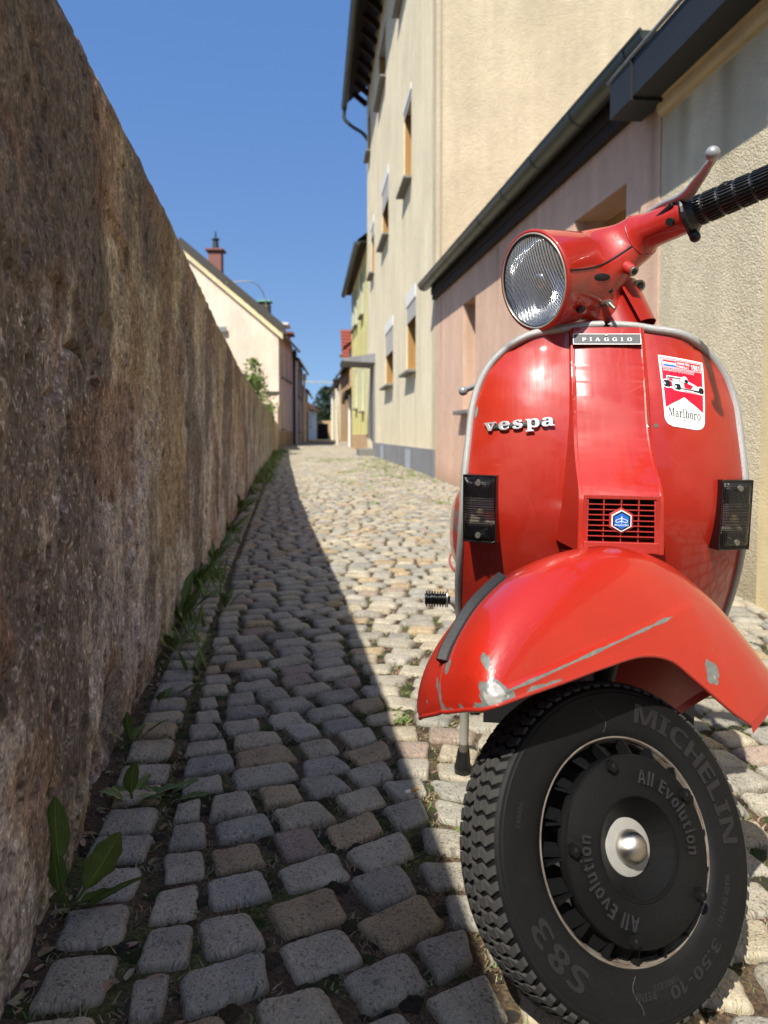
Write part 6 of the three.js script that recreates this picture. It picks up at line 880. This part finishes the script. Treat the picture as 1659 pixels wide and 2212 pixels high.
  // black crackle cover
  const XF = 0.056;
  const cover = sp('wheel_cover', toCreasedNormals(lathe([[XF - 0.016, 0.107], [XF - 0.006, 0.1085], [XF - 0.0015, 0.1075], [XF, 0.105], [XF + 0.0015, 0.08], [XF + 0.0015, 0.0605], [XF + 0.0025, 0.059], [XF + 0.0015, 0.0575], [XF - 0.002, 0.056], [XF - 0.020, 0.0345], [XF - 0.022, 0.033]], 140), 0.5), PM.crackle, 'black crackle-finish wheel cover with raised lettering');
  arc('All Evolution', fontBold, 0.0735, 0.0165, 0.0024, () => XF + 0.001, 73, 94, 'cover_letter', PM.crackleLetter, cover, 0.8); arc('All Evolution', fontBold, 0.0735, 0.0165, 0.0024, () => XF + 0.001, 258, 94, 'cover_letter', PM.crackleLetter, cover, 0.8);
  for (let i = 0; i < 18; i++) { const g = surf(2, 6, (u, v) => { const r = lerp(0.104, 0.1245, v), tw = lerp(0, 0.05, v); return [XF - 0.004 - 0.024 * u - 0.012 * v * (1 - u * 0.3), r * Math.cos(tw), r * Math.sin(tw) + 0.0016]; }); const g2 = surf(2, 6, (u, v) => { const r = lerp(0.104, 0.1245, v), tw = lerp(0, 0.05, v); return [XF - 0.004 - 0.024 * u - 0.012 * v * (1 - u * 0.3), r * Math.cos(tw), r * Math.sin(tw) - 0.0016]; }); const cap = surf(1, 6, (u, v) => { const r = lerp(0.104, 0.1245, v), tw = lerp(0, 0.05, v); return [XF - 0.004 - 0.012 * v, r * Math.cos(tw), r * Math.sin(tw) + lerp(-0.0016, 0.0016, u)]; });
    // slanted scoop face between the fins
    const face = surf(6, 4, (u, v) => { const a = lerp(0.012, Math.PI / 9 * 0.42, u), r = lerp(0.106, 0.122, v); return [XF - 0.008 - 0.018 * v - 0.012 * u, r * Math.cos(a), -r * Math.sin(a)]; });
    const m = part('cover_fin', merge([g, g2, cap, face]), PM.crackle, cover); m.position.copy(WC); m.rotation.x = -(i * 20 + 8) * D2R; }
  [3, 75, 145, 217, 293].forEach((deg) => { const a = deg * D2R, c = [WC.y + 0.0985 * Math.cos(a), WC.z - 0.0985 * Math.sin(a)]; const b = part('cover_bolt', merge([rod([XF - 0.004, c[0], c[1]], [XF + 0.0016, c[0], c[1]], 0.0078, 0.0074, 20)]), PM.crackle, cover); const tor = new THREE.TorusGeometry(0.0055, 0.0009, 6, 18); tor.rotateY(Math.PI / 2); tor.translate(XF + 0.0013, c[0], c[1]); part('bolt_ring', tor, PM.crackle, cover); part('bolt_socket', rod([XF + 0.0012, c[0], c[1]], [XF + 0.0021, c[0], c[1]], 0.0028, 0.0028, 6), PM.black, cover); });
  // hub
  const hub = sp('hub_plate', lathe([[XF - 0.021, 0.0335], [XF - 0.0195, 0.0330], [XF - 0.0185, 0.022], [XF - 0.018, 0]], 60), PM.greyPlate);
  part('hub_cap', lathe([[XF - 0.018, 0.0205], [XF - 0.013, 0.0205], [XF - 0.0115, 0.0195], [XF - 0.0105, 0.0190], [XF - 0.0055, 0.0172], [XF - 0.0005, 0.013], [XF + 0.002, 0.007], [XF + 0.0027, 0]], 48), PM.chromeWorn, hub);
  // link, damper and fork on the right-hand side of the wheel
  sp('fork', merge([tube([[0, 0.56, 0.115], [-0.03, 0.45, 0.16], [-0.075, 0.36, 0.2], [-0.082, 0.27, 0.235]], 0.019, 30, 12), rod([-0.082, 0.27, 0.235], [-0.075, 0.212, 0.322], 0.02, 0.024), rod([-0.075, 0.212, 0.322], [-0.05, 0.212, 0.322], 0.03, 0.04)]), PM.black);
  sp('front_damper', merge([rod([-0.07, 0.24, 0.315], [-0.07, 0.42, 0.2], 0.017), tube(Array.from({ length: 80 }, (_, i) => { const t = i / 79, a = t * 44; return [-0.07 + 0.026 * Math.cos(a), lerp(0.25, 0.41, t), lerp(0.308, 0.206, t) + 0.022 * Math.sin(a)]; }), 0.0038, 240, 6)]), PM.aluDark);
}
// ---------------------------------------------------------------- the rest of the body
{
  part('floorboard', surf(12, 20, (u, v) => { const x = lerp(-0.19, 0.19, u), z = lerp(-0.17, -0.66, v); return [x, 0.285 + 0.004 * Math.abs(Math.sin(u * 9 * Math.PI)), z]; }), PM.redPlain, scooter);
  part('floor_underside', boxAB(-0.18, 0.18, 0.25, 0.276, -0.64, -0.13, 0.006), PM.black, scooter);
  part('shade_panel', surf(16, 14, (u, v) => { const x = lerp(-0.185, 0.185, u), y = lerp(0.2, 0.405, v); return [x, y, Math.max(LZ(x, Math.max(0.25, y)), -0.12) + 0.012]; }), PM.black, scooter);  // added black sheet, stands in for the shade below the mudguard
  for (const x of [-0.15, -0.09, 0.09, 0.15]) part('floor_strip', box(0.018, 0.008, 0.46, x, 0.294, -0.41, 0.002), PM.alu, scooter);
  // tapering rear body
  part('rear_body', surf(40, 30, (u, v) => { const a = u * Math.PI * 2, z = lerp(-0.56, -1.3, v), w = pl([0, 0.15, 0.5, 0.85, 1], [0.09, 0.135, 0.145, 0.12, 0.03], v), h = pl([0, 0.2, 0.6, 1], [0.16, 0.24, 0.23, 0.08], v), cy = pl([0, 0.3, 1], [0.46, 0.5, 0.5], v); const c = Math.cos(a), s = Math.sin(a); return [Math.sign(c) * Math.pow(Math.abs(c), 0.7) * w, cy + Math.sign(s) * Math.pow(Math.abs(s), 0.7) * h, z]; }), PM.red, scooter);
  const scrape = dtex(512, 512, (u, v) => { const a = fbm(u * 9, v * 14, 5, 501), b = fbm(u * 30, v * 22, 3, 511), s = sst(0.50, 0.56, a * 0.8 + b * 0.2) * sst(0.42, 0.5, v) * (1 - sst(0.72, 0.82, v)); return mix3([168, 32, 18], mix3([70, 72, 74], [180, 120, 112], b), s); });
  const cmat = PM.red.clone(); cmat.map = scrape; cmat.roughnessMap = null; cmat.roughness = 0.4;
  for (const s of [-1, 1]) {
    const cowl = part('side_cowl', surf(48, 40, (u, v) => { const a = u * Math.PI * 2, b = v * Math.PI, sx = Math.sin(b), c = Math.cos(a), sn = Math.sin(a); const px = 0.12 + 0.155 * Math.pow(Math.abs(c), 0.75) * Math.sign(c) * Math.pow(sx, 0.55), py = 0.445 + (sn > 0 ? 0.17 : 0.145) * Math.sign(sn) * Math.pow(Math.abs(sn), 0.8) * Math.pow(sx, 0.6), pz = -0.98 + 0.33 * Math.cos(b); return [s * px, py, pz]; }, (u, v) => [v * 1.0, (Math.sin(u * Math.PI * 2) + 1) / 2]), cmat, scooter, s < 0 ? 'scraped side cowl' : undefined);
    part('cowl_crease', tube(Array.from({ length: 20 }, (_, i) => { const b = lerp(0.35, 2.7, i / 19); return [s * (0.12 + 0.158 * Math.pow(0.96, 0.75) * Math.pow(Math.sin(b), 0.55)), 0.36, -0.98 + 0.333 * Math.cos(b)]; }), 0.004, 60, 6), PM.redPlain, cowl);
  }
  part('seat', (() => { const g = new RoundedBoxGeometry(0.26, 0.1, 0.62, 5, 0.045); g.translate(0, 0.775, -0.86); return g; })(), PM.blackRubber, scooter);
  const prof = [[0.033, 0.128], [0.044, 0.14], [0.047, 0.166], [0.044, 0.187], [0.03, 0.2], [0, 0.207]]; const all = [...prof, ...prof.slice(0, -1).reverse().map((p) => [-p[0], p[1]])]; const rl = (pp, n) => { const g = new THREE.LatheGeometry(pp.map((p) => new THREE.Vector2(p[1], p[0])), n); g.rotateZ(-Math.PI / 2); g.translate(0, 0.209, -0.92); return g; };
  part('rear_tyre', rl(all, 80), PM.rubber, scooter); part('rear_rim', rl([[0.034, 0.13], [0.02, 0.12], [0.0, 0.08], [0.0, 0]], 60), PM.rust, scooter);
  part('engine', merge([boxAB(-0.2, -0.03, 0.22, 0.4, -1.05, -0.62, 0.03), rod([-0.1, 0.3, -0.6], [-0.1, 0.3, -0.45], 0.06, 0.05)]), PM.black, scooter);
  part('tail_lamp', boxAB(-0.05, 0.05, 0.5, 0.6, -1.36, -1.29, 0.012), phy({ color: '#7d0c0c', roughness: 0.15, clearcoat: 1 }), scooter);
  // kick start: crank and ribbed rubber pedal
  const kick = part('kick_starter', merge([tube([[-0.262, 0.345, -0.47], [-0.25, 0.34, -0.475], [-0.236, 0.315, -0.49], [-0.228, 0.27, -0.52], [-0.225, 0.23, -0.56]], 0.0095, 30, 10)]), PM.aluDark, scooter);
  const pr = []; for (let i = 0; i < 60; i++) { const t = i / 59; pr.push(new THREE.Vector2(i === 0 || i === 59 ? 0.001 : 0.0155 + 0.003 * (Math.sin(t * 8 * 2 * Math.PI) > 0 ? 1 : -1), t * 0.05)); }
  part('pedal_rubber', (() => { const g = new THREE.LatheGeometry(pr, 24); g.rotateZ(Math.PI / 2); g.translate(-0.266, 0.347, -0.465); return g; })(), PM.gloss, kick); part('pedal_washer', (() => { const g = new THREE.CylinderGeometry(0.021, 0.021, 0.003, 20); g.rotateZ(Math.PI / 2); g.translate(-0.264, 0.35, -0.465); return g; })(), PM.screw, kick);
  part('crankcase', merge([boxAB(-0.245, -0.16, 0.25, 0.37, -0.62, -0.48, 0.02)]), PM.black, scooter);
  // centre stand with rubber feet
  for (const s of [-1, 1]) { const st = part('stand_leg', merge([tube([[s * 0.13, 0.235, -0.25], [s * 0.2, 0.215, -0.27], [s * 0.219, 0.18, -0.29], [s * 0.2195, 0.12, -0.312], [s * 0.22, 0.03, -0.338]], 0.0098, 40, 14)]), std({ color: '#b9bcb6', roughness: 0.5, metalness: 0.2, map: rep(T.mottle, 8) }), scooter); part('stand_rust', rod([s * 0.2197, 0.072, -0.3265], [s * 0.22, 0.05, -0.3325], 0.0102, 0.0102, 14), PM.rust, st); part('rubber_foot', merge([rod([s * 0.22, 0.054, -0.332], [s * 0.221, 0.014, -0.343], 0.0125, 0.0172, 24), rod([s * 0.221, 0.014, -0.343], [s * 0.221, -0.001, -0.347], 0.0185, 0.0175, 24)]), PM.blackRubber, st); }
}
// ---------------------------------------------------------------- draw
const renderer = new THREE.WebGLRenderer({ antialias: true });
renderer.setSize(768, 1024);
renderer.shadowMap.enabled = true;
renderer.toneMapping = THREE.LinearToneMapping;
renderer.toneMappingExposure = EXPOSURE;
renderer.outputColorSpace = THREE.SRGBColorSpace;
renderer.render(scene, camera);
